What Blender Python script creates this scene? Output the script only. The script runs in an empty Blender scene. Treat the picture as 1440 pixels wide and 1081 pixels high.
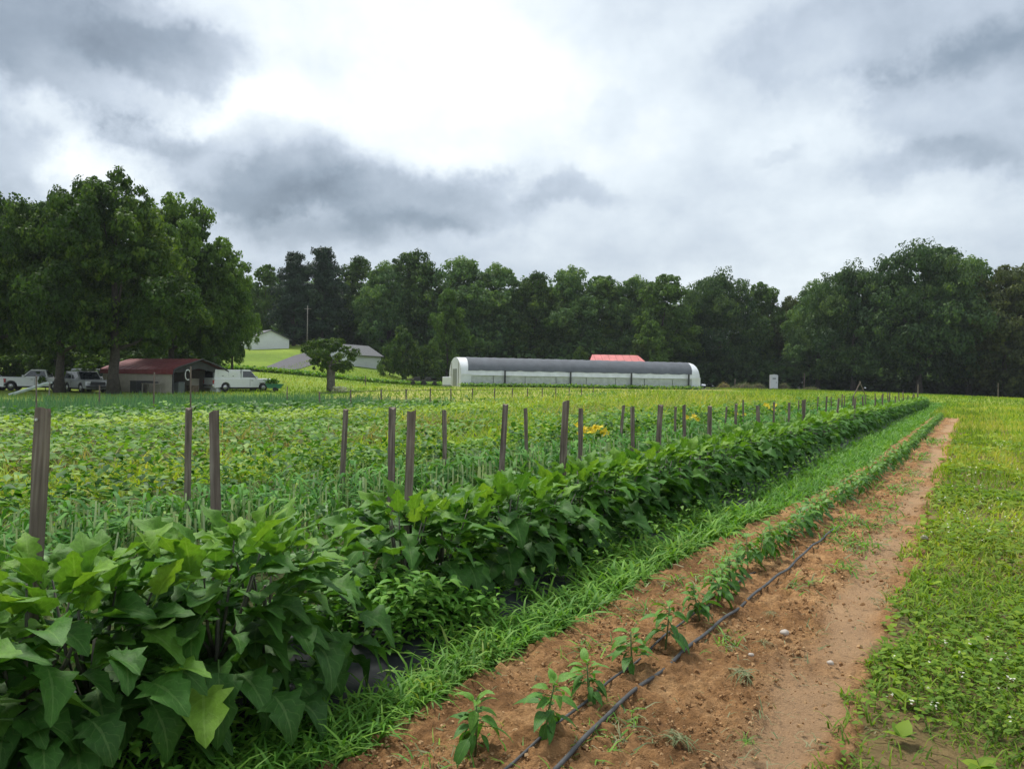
import bpy, math, random
import numpy as np
from mathutils import Vector, Matrix

rng = np.random.default_rng(11)
random.seed(5)
R = math.radians
scene = bpy.context.scene
COL = scene.collection

# ------------------------------------------------------------------ camera
CAM_H = 1.6
FPX = 1080.0                                   # focal length in photo pixels (1440 wide)
PITCH, ROLL = R(-0.22), R(0.94)
ROWA = R(30.8)                                 # crop rows run this far right of the view axis
SA, CA = math.sin(ROWA), math.cos(ROWA)
cam_rot = Matrix.Rotation(math.pi / 2 + PITCH, 3, 'X') @ Matrix.Rotation(ROLL, 3, 'Z')
cd = bpy.data.cameras.new('camera')
cd.sensor_width = 36.0
cd.lens = FPX / 1440.0 * 36.0
cd.clip_start, cd.clip_end = 0.05, 3000.0
cam = bpy.data.objects.new('camera', cd)
COL.objects.link(cam)
cam.matrix_world = Matrix.Translation((0, 0, CAM_H)) @ cam_rot.to_4x4()
scene.camera = cam


def ray(px, py):
    return cam_rot @ Vector(((px - 720) / FPX, (540.5 - py) / FPX, -1.0))


# ------------------------------------------------------------------ sky and sun
SUN_EL, SUN_AZ = R(60), R(-32)
world = bpy.data.worlds.new('World')
scene.world = world
world.use_nodes = True
WN, WL = world.node_tree.nodes, world.node_tree.links
WN.clear()


def wmath(op, a, b=None, c=None, clamp=False):
    n = WN.new('ShaderNodeMath'); n.operation = op; n.use_clamp = clamp
    for i, v in enumerate((a, b, c)):
        if v is None: continue
        if isinstance(v, (int, float)): n.inputs[i].default_value = v
        else: WL.new(v, n.inputs[i])
    return n.outputs[0]


def wvec(op, a, b=None):
    n = WN.new('ShaderNodeVectorMath'); n.operation = op
    for i, v in enumerate((a, b)):
        if v is None: continue
        if isinstance(v, (tuple, list)): n.inputs[i].default_value = v
        else: WL.new(v, n.inputs[i])
    return n.outputs['Value'] if op == 'DOT_PRODUCT' else n.outputs[0]


def wnoise(vec, scale, detail, rough=0.55):
    n = WN.new('ShaderNodeTexNoise'); n.inputs['Scale'].default_value = scale
    n.inputs['Detail'].default_value = detail; n.inputs['Roughness'].default_value = rough
    WL.new(vec, n.inputs['Vector'])
    return n


def wsmooth(v, a, b):
    n = WN.new('ShaderNodeMapRange'); n.interpolation_type = 'SMOOTHSTEP'
    n.inputs[1].default_value = a; n.inputs[2].default_value = b
    WL.new(v, n.inputs[0])
    return n.outputs[0]


tc = WN.new('ShaderNodeTexCoord')
dirv = wvec('NORMALIZE', tc.outputs['Generated'])
sep = WN.new('ShaderNodeSeparateXYZ'); WL.new(dirv, sep.inputs[0])
az = wmath('ARCTAN2', sep.outputs[0], sep.outputs[1])
el = wmath('ARCSINE', sep.outputs[2])
comb = WN.new('ShaderNodeCombineXYZ'); WL.new(az, comb.inputs[0]); WL.new(el, comb.inputs[1])
zz = wmath('ADD', wmath('MAXIMUM', sep.outputs[2], 0.0), 0.22)
pl = WN.new('ShaderNodeCombineXYZ')
WL.new(wmath('DIVIDE', sep.outputs[0], zz), pl.inputs[0])
WL.new(wmath('DIVIDE', sep.outputs[1], zz), pl.inputs[1])
n_warp = wnoise(dirv, 5.0, 6, 0.6)
n_fine = wnoise(dirv, 12.0, 10, 0.66)
n_layer = wnoise(pl.outputs[0], 1.5, 7, 0.58)
n_puff = wnoise(dirv, 7.0, 8, 0.6)
warped = wvec('ADD', comb.outputs[0], wvec('MULTIPLY', wvec('SUBTRACT', n_warp.outputs['Color'], (0.5, 0.5, 0.5)), (0.20, 0.12, 0)))
warped = wvec('ADD', warped, wvec('MULTIPLY', wvec('SUBTRACT', n_fine.outputs['Color'], (0.5, 0.5, 0.5)), (0.07, 0.05, 0)))


def blob(px, py, sx, sy):
    d = ray(px, py).normalized()
    c = (math.atan2(d.x, d.y), math.asin(d.z), 0)
    q = wvec('MULTIPLY', wvec('SUBTRACT', warped, c), (FPX / sx, FPX / sy, 0))
    return wmath('EXPONENT', wmath('MULTIPLY', wvec('DOT_PRODUCT', q, q), -1.0))


# overall overcast layer: goes on all round the dome
val = wmath('ADD', 0.555, wmath('MULTIPLY', wmath('SUBTRACT', n_layer.outputs[0], 0.5), 0.46))
val = wmath('ADD', val, wmath('MULTIPLY', wmath('SUBTRACT', n_puff.outputs[0], 0.5), 0.36))
val = wmath('ADD', val, wmath('MULTIPLY', wmath('SUBTRACT', n_fine.outputs[0], 0.5), 0.16))
# thin bright cloud in front of the hidden sun
for px, py, sx, sy, amp in [(580, 70, 330, 130, .26), (720, 160, 190, 80, .15), (300, 150, 170, 36, .22),
                            (1060, 395, 220, 40, .08), (1150, 95, 60, 36, .16),
                            (1110, 195, 110, 36, .10), (70, 235, 110, 26, .20), (640, 235, 120, 24, .14)]:
    val = wmath('ADD', val, wmath('MULTIPLY', blob(px, py, sx, sy), amp))
# heavier cloud banks
for px, py, sx, sy, amp in [(0, 0, 200, 100, .11), (90, 45, 210, 80, .25), (215, 70, 130, 36, .13), (350, 232, 165, 62, .19),
                            (480, 285, 230, 60, .16), (600, 290, 190, 40, .12), (800, 275, 70, 20, .15), (170, 180, 80, 26, .15),
                            (-10, 215, 40, 55, .22), (1250, 45, 180, 60, .14), (1390, 150, 150, 85, .16), (1170, 110, 90, 46, .08),
                            (1300, 240, 95, 30, .12), (1420, 60, 95, 40, .07), (855, 175, 50, 44, .08), (1090, 222, 34, 10, .07),
                            (520, 350, 340, 40, .10)]:
    g = wmath('ADD', blob(px, py, sx, sy), wmath('MULTIPLY', wmath('SUBTRACT', n_fine.outputs[0], 0.5), 0.75))
    val = wmath('SUBTRACT', val, wmath('MULTIPLY', wsmooth(g, *((0.20, 0.60) if sx > 100 else (0.12, 0.72))), amp))
ramp = WN.new('ShaderNodeValToRGB')
WL.new(val, ramp.inputs[0])
els = ramp.color_ramp.elements
els[0].position = 0.0; els[0].color = (.085, .12, .165, 1)
els[1].position = 1.0; els[1].color = (1.0, 1.0, 0.985, 1)
for p, c in [(.22, (.24, .30, .37)), (.45, (.48, .55, .635)), (.66, (.71, .78, .835)), (.84, (.92, .95, .965))]:
    e = els.new(p); e.color = (*c, 1)
sky = WN.new('ShaderNodeTexSky'); sky.sky_type = 'NISHITA'; sky.sun_disc = False
sky.sun_elevation = SUN_EL; sky.sun_rotation = SUN_AZ
sky.air_density = 1.2; sky.dust_density = 3.0
scl = WN.new('ShaderNodeVectorMath'); scl.operation = 'SCALE'
WL.new(ramp.outputs[0], scl.inputs[0]); scl.inputs[3].default_value = 8.1
mixc = WN.new('ShaderNodeMixRGB'); mixc.inputs[0].default_value = 0.90
WL.new(sky.outputs[0], mixc.inputs[1]); WL.new(scl.outputs[0], mixc.inputs[2])
bg = WN.new('ShaderNodeBackground'); bg.inputs[1].default_value = 0.055
WL.new(mixc.outputs[0], bg.inputs[0])
wo = WN.new('ShaderNodeOutputWorld'); WL.new(bg.outputs[0], wo.inputs[0])

sl = bpy.data.lights.new('sun', 'SUN')
sl.energy = 1.5; sl.angle = R(12); sl.color = (1.0, 0.965, 0.90)
sun = bpy.data.objects.new('sun', sl); COL.objects.link(sun)
sdir = Vector((math.sin(SUN_AZ) * math.cos(SUN_EL), math.cos(SUN_AZ) * math.cos(SUN_EL), math.sin(SUN_EL)))
sun.rotation_euler = sdir.to_track_quat('Z', 'Y').to_euler()
sun.location = (0, 0, 60)

scene.view_settings.view_transform = 'Standard'
scene.view_settings.look = 'None'
scene.view_settings.gamma = 1.0
scene.view_settings.use_curve_mapping = False
scene.view_settings.exposure = 1.45
scene.render.engine = 'CYCLES'
scene.cycles.use_denoising = True
scene.cycles.max_bounces = 6
scene.cycles.transparent_max_bounces = 12


# ------------------------------------------------------------------ coordinates
def sstep(a, b, x):
    t = np.clip((np.asarray(x, float) - a) / (b - a), 0, 1)
    return t * t * (3 - 2 * t)


def H(x, y):
    """terrain height"""
    x = np.asarray(x, float); y = np.asarray(y, float)
    mid = (.9 * sstep(50, 95, y) + .5 * sstep(95, 150, y)) * (1 - sstep(38, 85, x))
    t = np.clip(y - 72, 0, 66)
    rise = np.where(t < 10, t * t / 20, t - 5) * .102
    return mid + rise * (1 - sstep(-36, -9, x))


def SU(s, u):
    return s * SA + u * CA, s * CA - u * SA


def ground(px, py):
    d = ray(px, py)
    lo, hi = 0.5, 0.5
    while hi < 900:
        p = d * hi
        if CAM_H + p.z <= float(H(p.x, p.y)): break
        lo = hi; hi *= 1.02
    for _ in range(30):
        m = (lo + hi) / 2; p = d * m
        if CAM_H + p.z <= float(H(p.x, p.y)): hi = m
        else: lo = m
    p = d * hi
    return Vector((p.x, p.y, float(H(p.x, p.y))))


def at(px, Y, py=540):
    """ground point in the direction of a pixel column, Y metres ahead"""
    d = ray(px, py); t = Y / d.y
    return Vector((d.x * t, Y, float(H(d.x * t, Y))))


def row_s(px, py, u):
    """distance along a row at offset u of what is seen at this pixel, and its height"""
    d = ray(px, py); k = d.x * CA - d.y * SA; t = u / k
    return t * (d.x * SA + d.y * CA), CAM_H + t * d.z


# ------------------------------------------------------------------ value noise
def vnoise(x, y, seed=0):
    r = np.random.default_rng(seed).random((256, 256))
    xi = np.floor(x).astype(int); yi = np.floor(y).astype(int)
    fx = x - xi; fy = y - yi
    fx = fx * fx * (3 - 2 * fx); fy = fy * fy * (3 - 2 * fy)
    a = r[xi % 256, yi % 256]; b = r[(xi + 1) % 256, yi % 256]
    c = r[xi % 256, (yi + 1) % 256]; d = r[(xi + 1) % 256, (yi + 1) % 256]
    return (a * (1 - fx) + b * fx) * (1 - fy) + (c * (1 - fx) + d * fx) * fy


# ------------------------------------------------------------------ materials
def new_mat(name):
    m = bpy.data.materials.new(name); m.use_nodes = True
    nt = m.node_tree; nt.nodes.clear()
    out = nt.nodes.new('ShaderNodeOutputMaterial')
    p = nt.nodes.new('ShaderNodeBsdfPrincipled')
    nt.links.new(p.outputs[0], out.inputs[0])
    return m, nt, p, out


def ramp_node(nt, stops, src):
    r = nt.nodes.new('ShaderNodeValToRGB'); e = r.color_ramp.elements
    e[0].position, e[0].color = stops[0][0], (*stops[0][1], 1)
    e[1].position, e[1].color = stops[-1][0], (*stops[-1][1], 1)
    for p, c in stops[1:-1]:
        k = e.new(p); k.color = (*c, 1)
    nt.links.new(src, r.inputs[0])
    return r


def tex_noise(nt, scale, detail=5, coord='Object', rough=.55):
    t = nt.nodes.new('ShaderNodeTexCoord'); n = nt.nodes.new('ShaderNodeTexNoise')
    n.inputs['Scale'].default_value = scale; n.inputs['Detail'].default_value = detail
    n.inputs['Roughness'].default_value = rough
    nt.links.new(t.outputs[coord], n.inputs['Vector'])
    return n


def mul_col(nt, col, fac_socket, lo, hi):
    mr = nt.nodes.new('ShaderNodeMapRange'); mr.inputs[1].default_value = .25; mr.inputs[2].default_value = .75
    mr.inputs[3].default_value = lo; mr.inputs[4].default_value = hi
    nt.links.new(fac_socket, mr.inputs[0])
    v = nt.nodes.new('ShaderNodeVectorMath'); v.operation = 'SCALE'
    nt.links.new(col, v.inputs[0]); nt.links.new(mr.outputs[0], v.inputs[3])
    return v.outputs[0]


def mat_plain(name, col, rough=.6, metal=0.0, var=.25, scale=6, bump=0.0, bscale=40, spec=.5, alpha=None):
    m, nt, p, out = new_mat(name)
    n = tex_noise(nt, scale)
    rgb = nt.nodes.new('ShaderNodeRGB'); rgb.outputs[0].default_value = (*col, 1)
    nt.links.new(mul_col(nt, rgb.outputs[0], n.outputs[0], 1 - var, 1 + var), p.inputs['Base Color'])
    p.inputs['Roughness'].default_value = rough; p.inputs['Metallic'].default_value = metal
    p.inputs['Specular IOR Level'].default_value = spec
    if bump:
        b = nt.nodes.new('ShaderNodeBump'); b.inputs['Strength'].default_value = bump
        n2 = tex_noise(nt, bscale, 6); nt.links.new(n2.outputs[0], b.inputs['Height'])
        nt.links.new(b.outputs[0], p.inputs['Normal'])
    if alpha is not None:
        p.inputs['Alpha'].default_value = alpha
    return m


def mat_leaf(name, stops, rough=.5, transl=.28, spec=.35, veins=None, nscale=3.0, objrand=False):
    """foliage: colour by the leaf's own age value (attribute tint), veins along the leaf"""
    m, nt, p, out = new_mat(name)
    a = nt.nodes.new('ShaderNodeAttribute'); a.attribute_name = 'tint'
    src = a.outputs['Fac']
    if objrand:
        oi = nt.nodes.new('ShaderNodeObjectInfo')
        mm = nt.nodes.new('ShaderNodeMath'); mm.operation = 'MULTIPLY_ADD'
        nt.links.new(oi.outputs['Random'], mm.inputs[0]); mm.inputs[1].default_value = .22
        nt.links.new(src, mm.inputs[2]); src = mm.outputs[0]
    r = ramp_node(nt, stops, src)
    n = tex_noise(nt, nscale, 3)
    col = mul_col(nt, r.outputs[0], n.outputs[0], .78, 1.22)
    if veins:
        uv = nt.nodes.new('ShaderNodeTexCoord'); sp = nt.nodes.new('ShaderNodeSeparateXYZ')
        nt.links.new(uv.outputs['UV'], sp.inputs[0])

        def mth(op, x, y=None):
            k = nt.nodes.new('ShaderNodeMath'); k.operation = op
            for i, v in enumerate((x, y)):
                if v is None: continue
                if isinstance(v, (int, float)): k.inputs[i].default_value = v
                else: nt.links.new(v, k.inputs[i])
            return k.outputs[0]
        ax = mth('ABSOLUTE', mth('SUBTRACT', sp.outputs[0], .5))
        mid = mth('LESS_THAN', ax, .028)
        ph = mth('FRACT', mth('MULTIPLY', mth('SUBTRACT', sp.outputs[1], mth('MULTIPLY', ax, .75)), veins))
        side = mth('LESS_THAN', mth('ABSOLUTE', mth('SUBTRACT', ph, .5)), .055)
        vm = mth('MAXIMUM', mid, mth('MULTIPLY', side, .55))
        mx = nt.nodes.new('ShaderNodeMixRGB'); nt.links.new(mth('MULTIPLY', vm, .8), mx.inputs[0])
        nt.links.new(col, mx.inputs[1])
        br = nt.nodes.new('ShaderNodeMixRGB'); br.blend_type = 'ADD'; br.inputs[0].default_value = 1
        nt.links.new(col, br.inputs[1]); br.inputs[2].default_value = (.06, .075, .03, 1)
        nt.links.new(br.outputs[0], mx.inputs[2])
        col = mx.outputs[0]
        b = nt.nodes.new('ShaderNodeBump'); b.inputs['Strength'].default_value = .35; b.inputs['Distance'].default_value = .004
        b.invert = True
        nz = tex_noise(nt, 38, 3, coord='Object')
        nt.links.new(mth('SUBTRACT', vm, mth('MULTIPLY', nz.outputs[0], 1.6)), b.inputs['Height']); nt.links.new(b.outputs[0], p.inputs['Normal'])
    nt.links.new(col, p.inputs['Base Color'])
    p.inputs['Roughness'].default_value = rough; p.inputs['Specular IOR Level'].default_value = spec
    tr = nt.nodes.new('ShaderNodeBsdfTranslucent')
    tcn = nt.nodes.new('ShaderNodeVectorMath'); tcn.operation = 'MULTIPLY'
    nt.links.new(col, tcn.inputs[0]); tcn.inputs[1].default_value = (1.5, 1.5, .7)
    nt.links.new(tcn.outputs[0], tr.inputs[0])
    ms = nt.nodes.new('ShaderNodeMixShader'); ms.inputs[0].default_value = transl
    nt.links.new(p.outputs[0], ms.inputs[1]); nt.links.new(tr.outputs[0], ms.inputs[2])
    nt.links.new(ms.outputs[0], out.inputs[0])
    return m


M = {}
M['eggplant'] = mat_leaf('eggplant_leaf', [(0, (.028, .085, .014)), (.5, (.058, .165, .022)), (.8, (.13, .27, .026)), (1, (.20, .34, .035))], .55, .26, .22, veins=6, nscale=9, objrand=True)
M['pepper'] = mat_leaf('pepper_leaf', [(0, (.030, .095, .014)), (.5, (.070, .20, .024)), (1, (.16, .32, .035))], .45, .24, .28, veins=7, nscale=9)
M['crop'] = mat_leaf('crop_leaf', [(0, (.026, .084, .013)), (.35, (.060, .170, .020)), (.7, (.145, .295, .030)), (1, (.30, .41, .05))], .55, .3, .2, nscale=.6)
M['onion'] = mat_leaf('onion_leaf', [(0, (.040, .12, .055)), (.6, (.085, .21, .09)), (1, (.16, .30, .10))], .6, .25, .2, nscale=.4)
M['leek'] = mat_leaf('leek_leaf', [(0, (.024, .088, .017)), (.5, (.058, .185, .030)), (1, (.14, .31, .05))], .6, .25, .12, nscale=.8)
M['straw'] = mat_leaf('seed_grass', [(0, (.16, .20, .05)), (.5, (.30, .27, .10)), (1, (.42, .30, .16))], .7, .3, .2, nscale=1)
M['grass'] = mat_leaf('grass_blade', [(0, (.052, .118, .014)), (.45, (.13, .235, .020)), (.8, (.27, .37, .030)), (1, (.41, .40, .07))], .6, .35, .18, nscale=.5)
M['weed'] = mat_leaf('weed_blade', [(0, (.048, .14, .020)), (.5, (.105, .26, .032)), (.85, (.20, .37, .05)), (1, (.30, .35, .09))], .55, .32, .2, nscale=2)
M['dryweed'] = mat_leaf('dry_weed', [(0, (.07, .12, .05)), (.5, (.15, .18, .08)), (1, (.30, .27, .16))], .7, .2, .2, nscale=3)
M['flower'] = mat_leaf('yellow_petal', [(0, (.55, .42, .02)), (1, (.80, .66, .03))], .6, .3, .2)
M['whiteflower'] = mat_leaf('white_clover', [(0, (.5, .5, .42)), (1, (.75, .74, .65))], .7, .3, .2)
M['tree_a'] = mat_leaf('maple_leaf', [(0, (.026, .060, .012)), (.5, (.055, .108, .020)), (1, (.13, .20, .030))], .6, .34, .16, nscale=.25)
M['tree_b'] = mat_leaf('oak_leaf', [(0, (.042, .092, .030)), (.5, (.088, .168, .048)), (1, (.165, .26, .064))], .6, .3, .16, nscale=.2)
M['tree_e'] = mat_leaf('dark_oak_leaf', [(0, (.026, .060, .022)), (.5, (.054, .106, .034)), (1, (.11, .175, .046))], .6, .3, .16, nscale=.2)
M['tree_c'] = mat_leaf('ash_leaf', [(0, (.042, .090, .017)), (.5, (.085, .160, .028)), (1, (.15, .245, .04))], .6, .34, .16, nscale=.25)
M['tree_d'] = mat_leaf('bronze_leaf', [(0, (.040, .062, .018)), (.5, (.075, .098, .028)), (1, (.13, .15, .04))], .6, .3, .16, nscale=.25)
M['conifer'] = mat_leaf('pine_needle', [(0, (.014, .034, .018)), (.6, (.026, .056, .026)), (1, (.044, .082, .032))], .6, .12, .25, nscale=.3)
M['bark'] = mat_plain('bark', (.055, .045, .036), .9, var=.5, scale=5, bump=.8, bscale=14)
M['bark_pale'] = mat_plain('bark_pale', (.13, .118, .104), .9, var=.55, scale=5, bump=.8, bscale=14)
M['stem'] = mat_plain('green_stem', (.10, .15, .045), .5, var=.3, scale=20)
M['eggstem'] = mat_plain('eggplant_stem', (.075, .075, .05), .6, var=.4, scale=20)
M['palestem'] = mat_leaf('pale_leek_stem', [(0, (.16, .26, .10)), (1, (.42, .50, .30))], .4, .2, .4)
M['white_paint'] = mat_plain('white_paint', (.70, .71, .70), .25, var=.04, scale=2)
M['silver'] = mat_plain('silver_paint', (.36, .37, .37), .25, .35, var=.06, scale=2)
M['grey_paint'] = mat_plain('grey_paint', (.20, .215, .23), .25, .3, var=.06, scale=2)
M['black_paint'] = mat_plain('black_paint', (.02, .022, .025), .3, var=.1, scale=2)
M['glass'] = mat_plain('car_glass', (.015, .02, .022), .06, var=.05, scale=1, spec=.9)
M['rubber'] = mat_plain('rubber', (.02, .02, .02), .8, var=.2, scale=20)
M['rim'] = mat_plain('wheel_rim', (.45, .45, .44), .35, .7, var=.1, scale=10)
M['trim'] = mat_plain('dark_trim', (.03, .03, .032), .6, var=.2, scale=10)
M['lamp_red'] = mat_plain('tail_lamp', (.45, .02, .015), .3, var=.1, scale=10)
M['lamp_clear'] = mat_plain('head_lamp', (.6, .6, .58), .15, var=.05, scale=10)
M['chrome'] = mat_plain('chrome', (.6, .6, .6), .2, .9, var=.05, scale=10)
M['shed_wall'] = mat_plain('beige_siding', (.40, .36, .30), .7, var=.12, scale=3, bump=.2, bscale=20)
M['red_roof'] = mat_plain('red_metal_roof', (.20, .035, .035), .5, .1, var=.2, scale=1.5)
M['far_red'] = mat_plain('faded_red_roof', (.56, .17, .16), .7, var=.2, scale=1)
M['house_white'] = mat_plain('white_siding', (.74, .75, .76), .6, var=.05, scale=2)
M['shingle'] = mat_plain('grey_shingle', (.13, .135, .14), .9, var=.25, scale=4)
M['poly'] = mat_plain('white_poly_film', (.68, .70, .72), .5, var=.14, scale=1.2, bump=.3, bscale=2.5)
M['shade'] = mat_plain('shade_cloth', (.088, .099, .115), .85, var=.22, scale=1.1, bump=.35, bscale=1.8)
M['net'] = mat_plain('side_netting', (.60, .63, .61), .7, var=.25, scale=2, alpha=.78)
M['galv'] = mat_plain('galvanised_tube', (.30, .31, .31), .5, .5, var=.15, scale=8)
M['board'] = mat_plain('grey_board', (.26, .235, .20), .85, var=.35, scale=6)
M['plastic_mulch'] = mat_plain('black_plastic_mulch', (.018, .020, .023), .55, var=.4, scale=9, bump=.5, bscale=16, spec=.3)
M['hose'] = mat_plain('drip_hose', (.055, .055, .056), .5, var=.6, scale=14, spec=.5, bump=.2, bscale=90)
M['stone'] = mat_plain('pale_stone', (.46, .40, .34), .85, var=.25, scale=30, bump=.4, bscale=60)
M['brush'] = mat_plain('dead_brush', (.13, .095, .06), .95, var=.5, scale=4)
M['asphalt'] = mat_plain('driveway_asphalt', (.085, .083, .092), .9, var=.2, scale=3)
M['green_plastic'] = mat_plain('green_plastic', (.015, .15, .06), .4, var=.1, scale=4)
M['tarp'] = mat_plain('pale_tarp', (.55, .60, .62), .5, var=.15, scale=3)
M['nail'] = mat_plain('bright_nail', (.75, .74, .72), .4, .3, var=.05, scale=30)
M['dark_inside'] = mat_plain('dark_wall', (.045, .045, .05), .8, var=.3, scale=2)


def mat_wood():
    m, nt, p, out = new_mat('weathered_stake_wood')
    t = nt.nodes.new('ShaderNodeTexCoord'); mp = nt.nodes.new('ShaderNodeMapping')
    mp.inputs['Scale'].default_value = (45, 45, 2.2)
    oi = nt.nodes.new('ShaderNodeObjectInfo')
    ad = nt.nodes.new('ShaderNodeVectorMath'); ad.operation = 'ADD'
    cx = nt.nodes.new('ShaderNodeCombineXYZ')
    ml = nt.nodes.new('ShaderNodeMath'); ml.operation = 'MULTIPLY'; ml.inputs[1].default_value = 37
    nt.links.new(oi.outputs['Random'], ml.inputs[0])
    nt.links.new(ml.outputs[0], cx.inputs[2])
    nt.links.new(t.outputs['Object'], ad.inputs[0]); nt.links.new(cx.outputs[0], ad.inputs[1])
    nt.links.new(ad.outputs[0], mp.inputs[0])
    n = nt.nodes.new('ShaderNodeTexNoise'); n.inputs['Scale'].default_value = 1; n.inputs['Detail'].default_value = 6
    nt.links.new(mp.outputs[0], n.inputs['Vector'])
    r = ramp_node(nt, [(.25, (.065, .046, .037)), (.5, (.175, .130, .104)), (.75, (.33, .27, .225))], n.outputs[0])
    n2 = tex_noise(nt, 3.0)
    nt.links.new(mul_col(nt, r.outputs[0], n2.outputs[0], .6, 1.35), p.inputs['Base Color'])
    p.inputs['Roughness'].default_value = .85
    b = nt.nodes.new('ShaderNodeBump'); b.inputs['Strength'].default_value = .6; b.inputs['Distance'].default_value = .01
    nt.links.new(n.outputs[0], b.inputs['Height']); nt.links.new(b.outputs[0], p.inputs['Normal'])
    return m


M['wood'] = mat_wood()


def mat_soil():
    m, nt, p, out = new_mat('tilled_soil')
    n = tex_noise(nt, 2.2, 8, rough=.65); n2 = tex_noise(nt, 26, 6, rough=.7); n3 = tex_noise(nt, .55, 3)
    r = ramp_node(nt, [(.28, (.165, .080, .030)), (.5, (.34, .180, .074)), (.72, (.49, .295, .138))], n.outputs[0])
    c = mul_col(nt, r.outputs[0], n2.outputs[0], .45, 1.5)
    c = mul_col(nt, c, n3.outputs[0], .68, 1.25)
    # the wheel-packed edge of the bed has a paler crust
    a = nt.nodes.new('ShaderNodeAttribute'); a.attribute_name = 'packed'
    mx = nt.nodes.new('ShaderNodeMixRGB')
    ml = nt.nodes.new('ShaderNodeMath'); ml.operation = 'MULTIPLY'; ml.inputs[1].default_value = .75
    nt.links.new(a.outputs['Fac'], ml.inputs[0]); nt.links.new(ml.outputs[0], mx.inputs[0])
    nt.links.new(c, mx.inputs[1]); mx.inputs[2].default_value = (.41, .265, .15, 1)
    nt.links.new(mx.outputs[0], p.inputs['Base Color'])
    p.inputs['Roughness'].default_value = .95; p.inputs['Specular IOR Level'].default_value = .2
    b = nt.nodes.new('ShaderNodeBump'); b.inputs['Strength'].default_value = 1.0; b.inputs['Distance'].default_value = .03
    nb = tex_noise(nt, 60, 8, rough=.7); nt.links.new(nb.outputs[0], b.inputs['Height'])
    nt.links.new(b.outputs[0], p.inputs['Normal'])
    return m


M['soil'] = mat_soil()


def mat_ground():
    m, nt, p, out = new_mat('farm_ground')
    a = nt.nodes.new('ShaderNodeAttribute'); a.attribute_name = 'cover'
    n = tex_noise(nt, .12, 4); n1 = tex_noise(nt, 1.3, 8, rough=.65); n2 = tex_noise(nt, 14, 6, rough=.7)
    c = mul_col(nt, a.outputs['Color'], n.outputs[0], .82, 1.18)
    c = mul_col(nt, c, n1.outputs[0], .72, 1.28)
    c = mul_col(nt, c, n2.outputs[0], .6, 1.4)
    nt.links.new(c, p.inputs['Base Color'])
    p.inputs['Roughness'].default_value = .95; p.inputs['Specular IOR Level'].default_value = .15
    b = nt.nodes.new('ShaderNodeBump'); b.inputs['Strength'].default_value = .7; b.inputs['Distance'].default_value = .05
    nt.links.new(n2.outputs[0], b.inputs['Height']); nt.links.new(b.outputs[0], p.inputs['Normal'])
    return m


M['ground'] = mat_ground()
M['clod'] = mat_leaf('soil_clod', [(0, (.22, .12, .055)), (.5, (.31, .18, .085)), (1, (.44, .285, .15))], .95, 0.0, .1, nscale=40)


# ------------------------------------------------------------------ object helpers
def link(name, mesh, mat=None, parent=None):
    o = bpy.data.objects.new(name, mesh); COL.objects.link(o)
    if mat is not None and mesh is not None and len(mesh.materials) == 0:
        mesh.materials.append(M[mat] if isinstance(mat, str) else mat)
    if parent is not None: o.parent = parent
    return o


def tag(o, label=None, cat=None, group=None, kind=None):
    if label: o['label'] = label
    if cat: o['category'] = cat
    if group: o['group'] = group
    if kind: o['kind'] = kind
    return o


def thing(name, label, cat, loc=(0, 0, 0), rz=0.0, group=None):
    o = bpy.data.objects.new(name, None); COL.objects.link(o)
    o.empty_display_size = .2
    o.location = loc; o.rotation_euler = (0, 0, rz)
    return tag(o, label, cat, group)


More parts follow.
